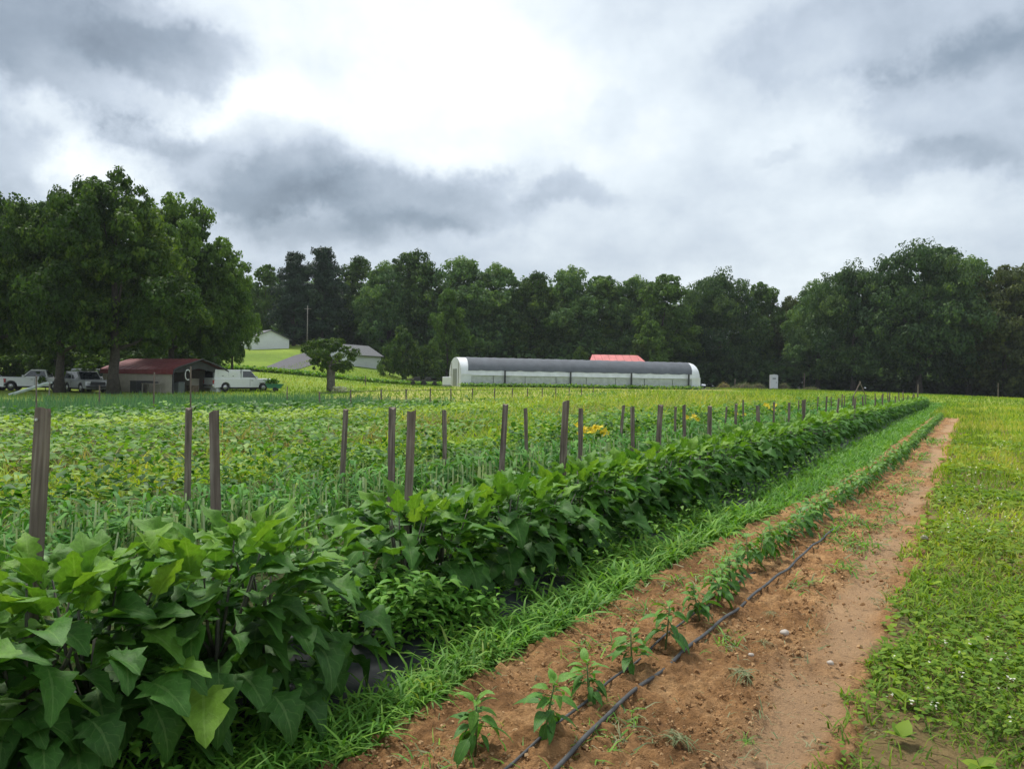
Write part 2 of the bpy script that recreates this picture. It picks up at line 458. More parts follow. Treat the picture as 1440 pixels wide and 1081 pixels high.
class MB:
    """collects simple shapes into one mesh"""
    def __init__(s): s.v = []; s.f = []

    def add(s, vs, fs):
        k = len(s.v); s.v += [tuple(v) for v in vs]; s.f += [tuple(i + k for i in f) for f in fs]
        return s

    def box(s, x0, x1, y0, y1, z0, z1):
        v = [(x, y, z) for z in (z0, z1) for y in (y0, y1) for x in (x0, x1)]
        return s.add(v, [(0, 2, 3, 1), (4, 5, 7, 6), (0, 1, 5, 4), (2, 6, 7, 3), (0, 4, 6, 2), (1, 3, 7, 5)])

    def tube(s, pts, rad, n=8, cap=True):
        pts = [Vector(p) for p in pts]
        rad = rad if isinstance(rad, (list, tuple)) else [rad] * len(pts)
        vs = []; fs = []
        for i, p in enumerate(pts):
            d = (pts[min(i + 1, len(pts) - 1)] - pts[max(i - 1, 0)]).normalized()
            a = d.orthogonal().normalized() if abs(d.z) > .95 else d.cross(Vector((0, 0, 1))).normalized()
            if abs(d.z) > .95: a = (Vector((1, 0, 0)) - d * d.x).normalized()
            b = d.cross(a)
            for k in range(n):
                t = 2 * math.pi * k / n
                vs.append(p + (a * math.cos(t) + b * math.sin(t)) * rad[i])
        for i in range(len(pts) - 1):
            for k in range(n):
                k2 = (k + 1) % n
                fs.append((i * n + k, i * n + k2, (i + 1) * n + k2, (i + 1) * n + k))
        if cap:
            fs.append(tuple(range(n))[::-1]); fs.append(tuple((len(pts) - 1) * n + k for k in range(n)))
        return s.add(vs, fs)

    def prism(s, poly, y0, y1):
        """polygon in x,z pushed along y"""
        n = len(poly)
        v = [(x, y0, z) for x, z in poly] + [(x, y1, z) for x, z in poly]
        f = [tuple(range(n)), tuple(range(n, 2 * n))[::-1]] + [(i, i + n, (i + 1) % n + n, (i + 1) % n) for i in range(n)]
        return s.add(v, f)

    def wheel(s, c, r, w, n=18, inner=0.0):
        """disc or ring with its axle along y"""
        prof = [(inner, -w / 2), (r * .93, -w / 2), (r, -w / 3), (r, w / 3), (r * .93, w / 2), (inner, w / 2)]
        vs = []; fs = []
        for k in range(n):
            t = 2 * math.pi * k / n
            for (q, y) in prof: vs.append((c[0] + q * math.cos(t), c[1] + y, c[2] + q * math.sin(t)))
        m = len(prof)
        for k in range(n):
            k2 = (k + 1) % n
            for j in range(m - 1): fs.append((k * m + j, k * m + j + 1, k2 * m + j + 1, k2 * m + j))
        return s.add(vs, fs)

    def mesh(s, name, smooth=False):
        me = bpy.data.meshes.new(name); me.from_pydata(s.v, [], s.f); me.validate(); me.update()
        if smooth: me.polygons.foreach_set('use_smooth', [True] * len(me.polygons))
        return me

    def build(s, name, mat, parent=None, smooth=False, bevel=0.0):
        o = link(name, s.mesh(name, smooth), mat, parent)
        if bevel:
            b = o.modifiers.new('bevel', 'BEVEL'); b.width = bevel; b.segments = 2; b.limit_method = 'ANGLE'
        return o


def quad_mesh(name, V, Q, tint=None, uv=None, mat=None, smooth=True):
    """numpy mesh of quads: V (n,3), Q (m,4), tint per vertex, uv per vertex"""
    me = bpy.data.meshes.new(name)
    V = np.ascontiguousarray(V, np.float32); Q = np.ascontiguousarray(Q, np.int32)
    me.vertices.add(len(V)); me.vertices.foreach_set('co', V.ravel())
    me.loops.add(Q.size); me.loops.foreach_set('vertex_index', Q.ravel())
    me.polygons.add(len(Q))
    me.polygons.foreach_set('loop_start', np.arange(0, Q.size, 4, dtype=np.int32))
    if smooth: me.polygons.foreach_set('use_smooth', np.ones(len(Q), bool))
    me.update(calc_edges=True)
    if tint is not None:
        at_ = me.attributes.new('tint', 'FLOAT', 'POINT'); at_.data.foreach_set('value', np.ascontiguousarray(tint, np.float32))
    if uv is not None:
        l = me.uv_layers.new(name='UVMap'); l.data.foreach_set('uv', np.ascontiguousarray(uv[Q.ravel()], np.float32).ravel())
    if mat is not None: me.materials.append(M[mat])
    return me


def rotm(yaw, pitch, roll):
    """Rz(yaw) Rx(pitch) Ry(roll): template leaves run along +Y with their face up"""
    cy, sy, cp, sp, cr, sr = np.cos(yaw), np.sin(yaw), np.cos(pitch), np.sin(pitch), np.cos(roll), np.sin(roll)
    n = len(yaw); m = np.empty((n, 3, 3))
    m[:, 0, 0] = cy * cr - sy * sp * sr; m[:, 0, 1] = -sy * cp; m[:, 0, 2] = cy * sr + sy * sp * cr
    m[:, 1, 0] = sy * cr + cy * sp * sr; m[:, 1, 1] = cy * cp; m[:, 1, 2] = sy * sr - cy * sp * cr
    m[:, 2, 0] = -cp * sr; m[:, 2, 1] = sp; m[:, 2, 2] = cp * cr
    return m


class Soup:
    """many copies of small templates in one mesh"""
    def __init__(s): s.V = []; s.Q = []; s.T = []; s.U = []; s.n = 0

    def put(s, tpl, pos, yaw, pitch, roll, scale, tint):
        v, q, uv = tpl; n = len(pos)
        if n == 0: return
        scale = np.asarray(scale, float)
        if scale.ndim == 1: scale = np.repeat(scale[:, None], 3, 1)
        vv = v[None] * scale[:, None, :]
        vv = np.einsum('nij,nkj->nki', rotm(yaw, pitch, roll), vv) + pos[:, None, :]
        k = len(v)
        s.V.append(vv.reshape(-1, 3)); s.T.append(np.repeat(tint, k)); s.U.append(np.tile(uv, (n, 1)))
        s.Q.append((q[None] + (np.arange(n) * k)[:, None, None] + s.n).reshape(-1, 4)); s.n += n * k

    def mesh(s, name, mat):
        return quad_mesh(name, np.concatenate(s.V), np.concatenate(s.Q), np.concatenate(s.T), np.concatenate(s.U), mat)


def U(a, b, n): return rng.uniform(a, b, n)


# leaf templates (verts, quads, uv)
def t_leaf(nl, nw, width, droop, fold, lobes=0.0, nlobe=3.5, wave=0.0, stalk=0.0, tip=1.0):
    vs = []; uv = []
    ang = 0; y = 0.0; z = 0.0
    for i in range(nl + 1):
        t = i / nl
        w = width * .5 * (math.sin(math.pi * min(1, t ** .72)) ** .8 * (1 - .25 * t * tip) + .012)
        if lobes: w *= 1 + lobes * math.sin(2 * math.pi * nlobe * t + .6) * (1 - .3 * t)
        for j in range(nw + 1):
            a = -1 + 2 * j / nw
            vs.append((a * w, y + stalk - abs(a) * w * .12, z + abs(a) * w * fold - (a * a) * w * fold * .45 + wave * math.sin(9 * t + 2.5 * a) * w * abs(a)))
            uv.append((.5 + a / 2, t))
        a0 = -droop * (t ** 1.2)
        y += math.cos(a0) / nl; z += math.sin(a0) / nl
    q = [(i * (nw + 1) + j, i * (nw + 1) + j + 1, (i + 1) * (nw + 1) + j + 1, (i + 1) * (nw + 1) + j) for i in range(nl) for j in range(nw)]
    if stalk:
        k = len(vs)
        for (yy, zz2) in ((-.02, -.01), (stalk + .03, .0)):
            for (x, zz3) in ((-.016, 0), (.016, 0), (.016, -.028), (-.016, -.028)):
                vs.append((x, yy, zz2 + zz3)); uv.append((.5, .02))
        q += [(k + a, k + (a + 1) % 4, k + 4 + (a + 1) % 4, k + 4 + a) for a in range(4)]
    return np.array(vs), np.array(q), np.array(uv)


def t_blade(nseg, width, bend):
    vs = []; uv = []; y = z = 0.0
    for i in range(nseg + 1):
        t = i / nseg; w = width * .5 * (1 - t ** 1.6 * .93)
        for a in (-1, 1): vs.append((a * w, y, z)); uv.append((.5 + a * .4, t))
        an = -bend * (i + .5) / nseg
        y += math.cos(an) / nseg; z += math.sin(an) / nseg
    q = [(2 * i, 2 * i + 1, 2 * i + 3, 2 * i + 2) for i in range(nseg)]
    return np.array(vs), np.array(q), np.array(uv)


T_FOLD = (np.array([(0, 0, 0), (-.30, .45, .07), (0, .5, 0), (.30, .45, .07), (0, 1, -.12)]),
          np.array([(0, 2, 4, 1), (0, 3, 4, 2)]), np.array([(.5, 0), (0, .5), (.5, .5), (1, .5), (.5, 1)]))
T_CARD = (np.array([(0, -.5, 0), (.36, .02, .08), (0, .5, -.04), (-.36, -.02, .08)]), np.array([(0, 1, 2, 3)]),
          np.array([(.5, 0), (1, .5), (.5, 1), (0, .5)]))
T_NEEDLE = (np.array([(-.10, -.5, 0), (.10, -.5, 0), (.05, .5, -.1), (-.05, .5, -.1)]), np.array([(0, 1, 2, 3)]),
            np.array([(.5, 0), (1, .5), (.5, 1), (0, .5)]))
T_PEP = t_leaf(4, 2, .46, 1.0, .35)
T_ROUND = t_leaf(3, 2, .85, .5, .3)
T_BLADE3 = t_blade(3, .055, 1.5)
T_BLADE2 = t_blade(2, .07, 1.1)
T_BLADE1 = t_blade(1, .09, .3)
T_STRAP = t_blade(4, .075, 2.4)
T_STEM = (np.array([(-.5, 0, 0), (.5, 0, 0), (.4, 1, 0), (-.4, 1, 0)]), np.array([(0, 1, 2, 3)]), np.array([(0, 0), (1, 0), (1, 1), (0, 1)]))


def field_pts(s0, s1, u0, u1, dens, dref=4.0, p=1.5, dmin=0.0, dmax=200.0):
    """ground points in a strip of the field, thinner with distance; returns s,u,X,Y,size factor"""
    out = []
    edges = [0, 2, 3, 4, 5.5, 7.5, 10, 14, 20, 28, 40, 56, 80, 113, 160, 240]
    for a, b in zip(edges[:-1], edges[1:]):
        if b <= dmin or a >= dmax: continue
        D = dens * (dref / max(dref, (a + b) / 2)) ** p
        ss0, ss1 = max(s0, -b), min(s1, b); uu0, uu1 = max(u0, -b), min(u1, b)
        if ss1 <= ss0 or uu1 <= uu0: continue
        n = int(D * (ss1 - ss0) * (uu1 - uu0))
        if n < 1: continue
        s = U(ss0, ss1, n); u = U(uu0, uu1, n)
        X, Y = SU(s, u); d = np.hypot(X, Y)
        k = (d >= max(a, dmin)) & (d < min(b, dmax)) & (Y > .2) & (np.abs(X) < .80 * Y + 2.2)
        out.append(np.stack([s[k], u[k], X[k], Y[k], np.maximum(1, d[k] / dref) ** (p / 2)]))
    return np.concatenate(out, 1) if out else np.zeros((5, 0))


# ------------------------------------------------------------------ the ground
def build_ground():
    def axis(lo, hi, near_lo, near_hi, step):
        a = list(np.arange(near_lo, near_hi, step))
        x = near_hi; d = step
        while x < hi: a.append(x); d = min(d * 1.07, 40); x += d
        a.append(hi); x = near_lo; d = step
        while x > lo: d = min(d * 1.07, 40); x -= d; a.append(max(x, lo))
        return np.unique(np.round(a, 4))
    xs = axis(-700, 700, -14, 30, .5); ys = axis(-60, 1000, -2, 60, .5)
    X, Y = np.meshgrid(xs, ys, indexing='ij'); Z = H(X, Y)
    s = X * SA + Y * CA; u = X * CA - Y * SA
    Z = Z - .08 * ((u < .5) & (u > -4.4) & (s < 78) & (s > -4))          # the beds lie in this strip
    n = len(ys)
    I = np.arange(X.size).reshape(X.shape)
    Q = np.stack([I[:-1, :-1], I[1:, :-1], I[1:, 1:], I[:-1, 1:]], -1).reshape(-1, 4)
    c = np.empty(X.shape + (4,)); c[..., 3] = 1
    big = vnoise(X * .08 + 50, Y * .08 + 50, 3); big2 = vnoise(X * .35, Y * .35, 4)
    def lerp(a, b, t): return np.array(a) * (1 - t[..., None]) + np.array(b) * t[..., None]
    lawn = lerp((.12, .20, .022), (.22, .29, .038), np.clip(big * .9 + big2 * .3 - .1, 0, 1))
    hay = lerp((.20, .25, .045), (.36, .34, .10), np.clip(big * .7 + big2 * .6 - .15, 0, 1))
    crop = lerp((.055, .085, .022), (.11, .10, .045), np.clip(big2, 0, 1))
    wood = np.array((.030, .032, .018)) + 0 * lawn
    col = lawn.copy()
    def put(mask, v): col[mask] = v[mask]
    put((u > .9) & (s > 42), lerp((.19, .26, .035), (.30, .31, .06), np.clip(big, 0, 1)))
    put((u < -2.0) & (s < 78) & (u > -46), crop)
    put((u < -25.5) & (s > 43 + 0 * u), hay)
    put((u < -44) & (s > 35), hay)
    put((X < -14) & (Y > 56), lawn)
    put((u > -.6) & (u < 14) & (s < 16), lerp((.075, .085, .03), (.10, .14, .03), np.clip(big2, 0, 1)))
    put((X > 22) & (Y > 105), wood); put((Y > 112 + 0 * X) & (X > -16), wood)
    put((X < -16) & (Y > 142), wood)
    c[..., :3] = col
    me = quad_mesh('ground', np.stack([X, Y, Z], -1).reshape(-1, 3), Q, mat='ground')
    at_ = me.attributes.new('cover', 'FLOAT_COLOR', 'POINT'); at_.data.foreach_set('color', c.reshape(-1).astype(np.float32))
    tag(link('ground', me), kind='structure')


build_ground()


def soil_left(s): return -2.24 + .50 * sstep(5, 17, s)


def build_soil():
    s = [1.0]
    while s[-1] < 49: s.append(s[-1] + max(.016, .005 * s[-1]))
    s = np.array(s); nu = 124
    a = np.linspace(0, 1, nu)
    S = np.repeat(s[:, None], nu, 1)
    UL = soil_left(S) - .10; UR = -.36 + .05 * np.sin(S * .9)
    Uu = UL + (UR - UL) * a[None]
    X, Y = SU(S, Uu)
    fb = lambda k, sd: vnoise(S * k + 90, Uu * k + 90, sd)
    rough = .030 * (fb(3.5, 1) - .5) + .026 * (np.abs(fb(9, 2) - .5) * 2) ** 1.5 + .040 * (np.maximum(fb(24, 5) - .5, 0) * 1.8) + .026 * np.abs(fb(43, 6) - .5) + .012 * fb(80, 7)
    pk = sstep(-.98, -.78, Uu + .16 * (fb(1.3, 8) - .5)) * (1 - sstep(-.62, -.44, Uu + .12 * (fb(1.7, 9) - .5)))
    pk = pk * sstep(.30, .62, fb(.8, 14) * .7 + fb(3, 15) * .5)
    Z = -.012 + rough * (1 - .78 * pk) - .025 * pk
    Z += pk * .009 * np.tanh(4 * np.sin(2 * math.pi * (S / .13 + np.abs(Uu + .72) * 2.2))) * sstep(.35, .7, fb(1.1, 18))
    Z += .05 * np.exp(-((Uu + 1.55) / .22) ** 2)
    e = np.minimum((Uu - UL) / .16, (UR - Uu) / .10) + .9 * (fb(6, 21) - .5) + .5 * (fb(19, 22) - .5)
    Z -= .055 * (1 - sstep(0, .9, e))
    I = np.arange(S.size).reshape(S.shape)
    Q = np.stack([I[:-1, :-1], I[:-1, 1:], I[1:, 1:], I[1:, :-1]], -1).reshape(-1, 4)
    me = quad_mesh('soil_bed', np.stack([X, Y, Z], -1).reshape(-1, 3), Q, mat='soil')
    at_ = me.attributes.new('packed', 'FLOAT', 'POINT'); at_.data.foreach_set('value', np.ascontiguousarray(pk.ravel(), np.float32))
    tag(link('soil_bed', me), kind='structure')
    # lawn side and grass side shoulders that close the strip between bed and field
    for nm, ua, ub, z in (('grass_shoulder', -2.75, -2.0, -.022), ('lawn_shoulder', -.50, 1.3, -.026)):
        ss = np.concatenate([np.arange(-3.9, 20, .25), np.arange(20, 77.5, 1.0)]); aa = np.linspace(0, 1, 7)
        S2 = np.repeat(ss[:, None], 7, 1); U2 = ua + (ub - ua) * aa[None] + (0.62 * sstep(5, 15, S2) * aa[None] if ua < -1 else 0)
        X2, Y2 = SU(S2, U2); Z2 = z + .03 * (vnoise(S2 * 2, U2 * 2, 31) - .5) * (1 - aa[None]) + (.034 * aa[None] if ua > -1 else 0)
        I2 = np.arange(S2.size).reshape(S2.shape)
        Q2 = np.stack([I2[:-1, :-1], I2[:-1, 1:], I2[1:, 1:], I2[1:, :-1]], -1).reshape(-1, 4)
        me = quad_mesh(nm, np.stack([X2, Y2, Z2], -1).reshape(-1, 3), Q2, mat='ground')
        b2 = vnoise(S2 * 3, U2 * 3, 12)
        cc = np.ones(S2.shape + (4,)); cc[..., :3] = (np.array((.20, .125, .06)) if ua > -1 else np.array((.13, .10, .04))) * (1 - b2[..., None]) + np.array((.085, .085, .03)) * b2[..., None]
        at_ = me.attributes.new('cover', 'FLOAT_COLOR', 'POINT'); at_.data.foreach_set('color', cc.reshape(-1).astype(np.float32))
        tag(link(nm, me), kind='structure')


build_soil()


def build_mulch():
    ss = np.concatenate([np.arange(-2.5, 12, .05), np.arange(12, 76, .3)]); a = np.linspace(0, 1, 26)
    S = np.repeat(ss[:, None], 26, 1); Uu = -4.0 + 1.40 * a[None] + .03 * np.sin(S * 2.1)
    X, Y = SU(S, Uu)
    Z = .13 * np.sin(np.pi * np.clip(a, 0, 1))[None] ** .6 + .018 * (vnoise(S * 7, Uu * 7, 41) - .5) + .010 * (vnoise(S * 25, Uu * 6, 42) - .5) - .03
    I = np.arange(S.size).reshape(S.shape)
    Q = np.stack([I[:-1, :-1], I[:-1, 1:], I[1:, 1:], I[1:, :-1]], -1).reshape(-1, 4)
    me = quad_mesh('plastic_mulch', np.stack([X, Y, Z], -1).reshape(-1, 3), Q, mat='plastic_mulch')
    tag(link('plastic_mulch', me), 'black plastic mulch sheet under the eggplant row', 'mulch sheet')


build_mulch()


# ------------------------------------------------------------------ trees
def crown_soup(seed, Ht, Rd, zb, nclump, nleaf, leaf, top=.55, squash=.75, spread=.9, big=1.0):
    """leaf cards in clumps and sub-clumps through a crown; returns soup and clump centres"""
    g = np.random.default_rng(seed)
    C = []; CR = []
    for i in range(nclump):
        t = (i + .5) / nclump
        t = min(.99, max(.01, t + g.normal(0, .05)))
        z = zb + (Ht - zb) * (.04 + .88 * t)
        tt = .02 + .96 * t
        prof = (math.sin(math.pi * tt ** top)) ** .62
        r = Rd * prof * (g.uniform(.12, 1.25) ** .6) * spread
        a = i * 2.39996 + g.normal(0, .5)
        C.append((r * math.cos(a), r * math.sin(a), z)); CR.append(big * Rd * g.uniform(.15, .40) * (.75 + .35 * prof))
    C = np.array(C); CR = np.array(CR)
    S = Soup()
    wsum = CR ** 2; cnt = (nleaf * wsum / wsum.sum()).astype(int)
    P = []; Nn = []; Tn = []
    for c, cr, k in zip(C, CR, cnt):
        nsub = 20
        d = g.normal(size=(nsub, 3)); d[:, 2] = d[:, 2] + .35; d /= np.linalg.norm(d, axis=1)[:, None]
        sub = c + d * cr * g.uniform(.55, 1.0, (nsub, 1)) * np.array([1, 1, squash])
        sr = cr * g.uniform(.22, .42, nsub); st = g.normal(0, .13, nsub); ct = g.normal(0, .16)
        j = g.integers(0, nsub, k)
        e = g.normal(size=(k, 3)); e[:, 2] += .25; e /= np.linalg.norm(e, axis=1)[:, None]
        P.append(sub[j] + e * (sr[j] * g.uniform(.25, 1.05, k) ** .6)[:, None] * np.array([1, 1, .8]))
        Nn.append(e + .6 * d[j] + g.normal(0, .55, (k, 3)))
        Tn.append(np.clip(.45 + ct + st[j] + g.normal(0, .16, k), 0, 1))
    P = np.concatenate(P); Nn = np.concatenate(Nn); Tn = np.concatenate(Tn)
    Nn /= np.linalg.norm(Nn, axis=1)[:, None]
    n = len(P)
    yaw = np.arctan2(Nn[:, 0], -Nn[:, 1]) + g.normal(0, .3, n); pitch = np.arccos(np.clip(Nn[:, 2], -1, 1)) * g.choice([-1, 1], n)
    yaw = np.where(pitch < 0, yaw + math.pi, yaw)
    S.put(T_CARD, P, yaw, pitch, g.uniform(-.5, .5, n), leaf * g.uniform(.45, 1.5, n), Tn)
    return S, C, CR


def trunk_mesh(seed, Ht, zb, r0, C, nlimb=9, name='trunk'):
    g = random.Random(seed); mb = MB()
    zt = zb + (Ht - zb) * .62
    pts = []; rad = []
    for i in range(9):
        t = i / 8; pts.append((g.gauss(0, .10) * t * 2, g.gauss(0, .10) * t * 2, zt * t - .15 * (i == 0)))
        rad.append(r0 * (1.45 if i == 0 else 1.0) * (1 - .78 * t))
    mb.tube(pts, rad, 10)
    idx = g.sample(range(len(C)), min(nlimb, len(C)))
    for k in idx:
        c = Vector(C[k]); t0 = min(.92, max(.28, (c.z - .35 * (Ht - zb) * g.uniform(.5, 1)) / zt))
        i0 = t0 * 8; a = Vector(pts[int(i0)]).lerp(Vector(pts[min(8, int(i0) + 1)]), i0 % 1)
        m = a.lerp(c, .5) + Vector((0, 0, -.06 * (c - a).length))
        r = r0 * (1 - .78 * t0) * .6
        mb.tube([a, m, a.lerp(c, .92)], [r, r * .6, r * .2], 6)
    return mb.mesh(name, True)


TREES = {}


def tree_kind(key, seed, Ht, Rd, zb, nclump, nleaf, leaf, mat, r0, bark='bark', **kw):
    S, C, CR = crown_soup(seed, Ht, Rd, zb, nclump, nleaf, leaf, **kw)
    cm = S.mesh(key + '_crown', mat); tm = trunk_mesh(seed, Ht, zb, r0, C)
    tm.materials.append(M[bark])
    TREES[key] = (cm, tm, Ht)


def conifer_kind(key, seed, Ht, Rd, nleaf, leaf):
    g = np.random.default_rng(seed); S = Soup()
    P = []; Yw = []; Pt = []; Tn = []
    nwh = 26
    for w in range(nwh):
        t = (w + .5) / nwh; z = Ht * (.06 + .93 * t)
        rr = Rd * (1 - t) ** .50 * g.uniform(.75, 1.15) * (.75 + .5 * abs(math.sin(w * .9))) + .5
        nb = max(4, int(10 * (1 - t)) + 4)
        for b in range(nb):
            a = 2 * math.pi * (b + g.uniform(-.4, .4)) / nb + w
            L = rr * g.uniform(.65, 1.12); k = max(8, int(nleaf / (nwh * 8) * (L / Rd + .15)))
            q = g.uniform(.12, 1, k) ** .7
            side = g.normal(0, .22, k) * L * (1 - .6 * q)
            zz_ = z + L * (.10 * q - .22 * q * q) + g.normal(0, .14, k)
            P.append(np.stack([np.cos(a) * q * L - np.sin(a) * side, np.sin(a) * q * L + np.cos(a) * side, zz_], 1))
            Yw.append(a - math.pi / 2 + g.normal(0, .6, k)); Pt.append(g.normal(-.15, .4, k)); Tn.append(np.clip(.4 + .3 * q + g.normal(0, .15, k), 0, 1))
    P = np.concatenate(P); n = len(P)
    S.put(T_CARD, P, np.concatenate(Yw), np.concatenate(Pt), g.uniform(-.6, .6, n), leaf * g.uniform(.6, 1.3, n), np.concatenate(Tn))
    mb = MB().tube([(0, 0, -.2), (0, 0, Ht * .5), (0, 0, Ht * .97)], [.38, .22, .03], 8)
    tm = mb.mesh('trunk', True); tm.materials.append(M['bark'])
    TREES[key] = (S.mesh(key + '_crown', 'conifer'), tm, Ht)


def tree(key, name, label, loc, height, wide=1.0, rz=0.0, group=None, cat='tree'):
    cm, tm, Ht = TREES[key]; k = height / Ht
    t = thing(name, label, cat, loc, rz, group)
    t.scale = (k * wide, k * wide, k)
    link('trunk', tm, None, t); link('crown', cm, None, t)
    return t


tree_kind('maple', 101, 17.5, 6.6, 3.4, 56, 56000, .27, 'tree_a', .46, top=.64, big=.92)
tree_kind('ash', 103, 14.0, 4.8, 2.6, 46, 42000, .24, 'tree_c', .30, top=.70, squash=.85)
tree_kind('oak', 105, 20.0, 7.0, 2.2, 52, 40000, .38, 'tree_b', .45, top=.78, big=1.15)
tree_kind('oak_round', 106, 21.0, 8.6, 1.6, 62, 48000, .38, 'tree_e', .5, top=.80, big=1.15)
tree_kind('forest_ash', 107, 19.0, 5.6, 2.0, 44, 32000, .36, 'tree_c', .35, top=.74, big=1.15)
tree_kind('forest_maple', 109, 19.5, 6.2, 1.4, 48, 36000, .38, 'tree_a', .4, top=.78, big=1.15)
tree_kind('bronze', 111, 18.0, 6.4, .8, 46, 34000, .36, 'tree_d', .4, top=.8, big=1.15)
tree_kind('small_tree', 113, 9.5, 3.6, .7, 34, 20000, .26, 'tree_c', .18, top=.72)
tree_kind('apple', 115, 4.6, 2.1, 1.75, 24, 8000, .17, 'tree_a', .01, top=.75)
tree_kind('bush', 117, 4.0, 2.4, .2, 22, 9000, .20, 'tree_a', .08, top=.6)
tree_kind('yellow_bush', 119, 2.6, 1.3, .3, 14, 3000, .16, 'tree_c', .05, top=.6)
tree_kind('spruce', 121, 25.0, 5.4, .6, 84, 46000, .40, 'conifer', .4, top=.50, squash=.7, big=1.3)

# left group by the parked cars
for key, nm, lab, px, Y, py_top, wide in [
    ('maple', 'maple_tree', 'dark spreading maple at the left edge of the picture above the cars', -18, 63, 262, .95),
    ('maple', 'maple_tree', 'broad dark maple whose thick trunk stands between the white and silver cars', 84, 61, 262, .80),
    ('maple', 'maple_tree', 'tallest maple of the left group, trunk in front of the red-roofed carport', 160, 60.5, 236, .92),
    ('ash', 'ash_tree', 'lighter green tree rising behind the roof of the red carport', 240, 73, 270, .82),
    ('ash', 'ash_tree', 'thin-trunked lighter tree just behind the white pickup cap', 298, 74, 330, .72),
    ('oak', 'oak_tree', 'dark oak far behind the white pickup at the left', 22, 88, 300, .9),
    ('oak', 'oak_tree', 'dark oak seen deep between the two big maple trunks', 118, 92, 310, .9),
    ('oak', 'oak_tree', 'dark oak behind the lighter tree above the carport', 205, 94, 322, .9),
    ('bush', 'bush', 'dark bush behind the left white pickup', 40, 76, 482, 1.5),
    ('bush', 'bush', 'dark bush at the left border behind the cut-off white car', 2, 74, 478, 1.4),
    ('bush', 'bush', 'dark bush right behind the thick trunk between the cars', 78, 75, 480, 1.3),
    ('bush', 'bush', 'dark bush behind the left end of the carport roof', 172, 86, 478, 1.4),
    ('bush', 'bush', 'dark bush behind the middle of the carport roof', 214, 88, 480, 1.5),
    ('bush', 'bush', 'dark bush behind the carport ridge', 256, 86, 484, 1.3),
    ('bush', 'bush', 'dark bush behind the carport and left of the thin-trunked tree', 290, 88, 486, 1.2),
    ('oak', 'oak_tree', 'dark oak behind the bushes right of the carport ridge', 262, 100, 340, .8),
    ('bush', 'bush', 'dark bush behind the grey car', 116, 78, 484, 1.4),
    ('ash', 'ash_tree', 'low light green tree at the right end of the left group', 326, 82, 374, .60)]:
    p = at(px, Y); d = ray(px, py_top); ht = CAM_H + d.z * Y / d.y - p.z
    tree(key, nm, lab, p, ht, wide, rz=rng.uniform(0, 6.28), group='trees by the parked cars')

# forest edge: pixel column, distance, top pixel, kind, width factor
FOREST = [
    ('forest_ash', 372, 142, 372, .75, 'thin-crowned tree with sky showing through, left of the dark spruces'),
    ('spruce', 412, 136, 352, .95, 'left one of the two dark spruces behind the white garage'),
    ('spruce', 452, 138, 345, 1.05, 'right one of the two dark spruces, its tip the highest of the centre'),
    ('forest_maple', 502, 146, 362, 1.0, 'rounded tree just right of the dark spruces'),
    ('oak', 545, 138, 372, .95, 'mid green tree above the second white house'),
    ('forest_maple', 583, 140, 354, .95, 'tall tree whose tuft sticks out above the centre tree line'),
    ('oak', 648, 139, 366, 1.1, 'dark round tree behind the left end of the high tunnel'),
    ('oak', 700, 142, 376, 1.0, 'dark tree above the left third of the high tunnel'),
    ('forest_maple', 752, 139, 384, .95, 'leafy tree above the middle of the high tunnel'),
    ('oak', 800, 141, 380, 1.0, 'dark tree left of the far red roof'),
    ('forest_ash', 848, 143, 388, 1.1, 'lighter tree directly above the far red roof'),
    ('oak', 890, 141, 392, .9, 'dark tree right of the far red roof'),
    ('forest_ash', 930, 134, 388, 1.1, 'lighter green tree above the right end of the high tunnel'),
    ('oak_round', 1012, 138, 384, .86, 'broad dark oak right of the high tunnel'),
    ('forest_ash', 1072, 142, 398, .75, 'narrow tree left of the dip in the tree line'),
    ('bronze', 1108, 141, 416, .8, 'lowest tree, in the dip of the tree line above the portable toilet'),
    ('oak', 1150, 131, 398, .9, 'dark tree right of the dip in the tree line'),
    ('oak_round', 1200, 120, 374, .82, 'dark oak on the left shoulder of the highest right-hand crown'),
    ('oak_round', 1292, 116, 343, .92, 'largest dark round oak of the right-hand wood'),
    ('oak', 1362, 118, 366, .85, 'dark oak against the right flank of the largest round oak'),
    ('bronze', 1412, 112, 372, .95, 'brownish tree at the right edge of the wood'),
    ('bronze', 1478, 113, 360, 1.0, 'brownish tree cut off by the right border of the picture'),
]
for key, px, Y, pt, wide, lab in FOREST:
    p = at(px, Y); d = ray(px, pt); ht = (CAM_H + d.z * Y / d.y - p.z) * 1.01
    tree(key, {'spruce': 'spruce_tree', 'forest_ash': 'ash_tree', 'forest_maple': 'maple_tree', 'bronze': 'bronze_tree'}.get(key, 'oak_tree'),
         lab, p, ht, wide, rz=rng.uniform(0, 6.28), group='trees of the wood edge')
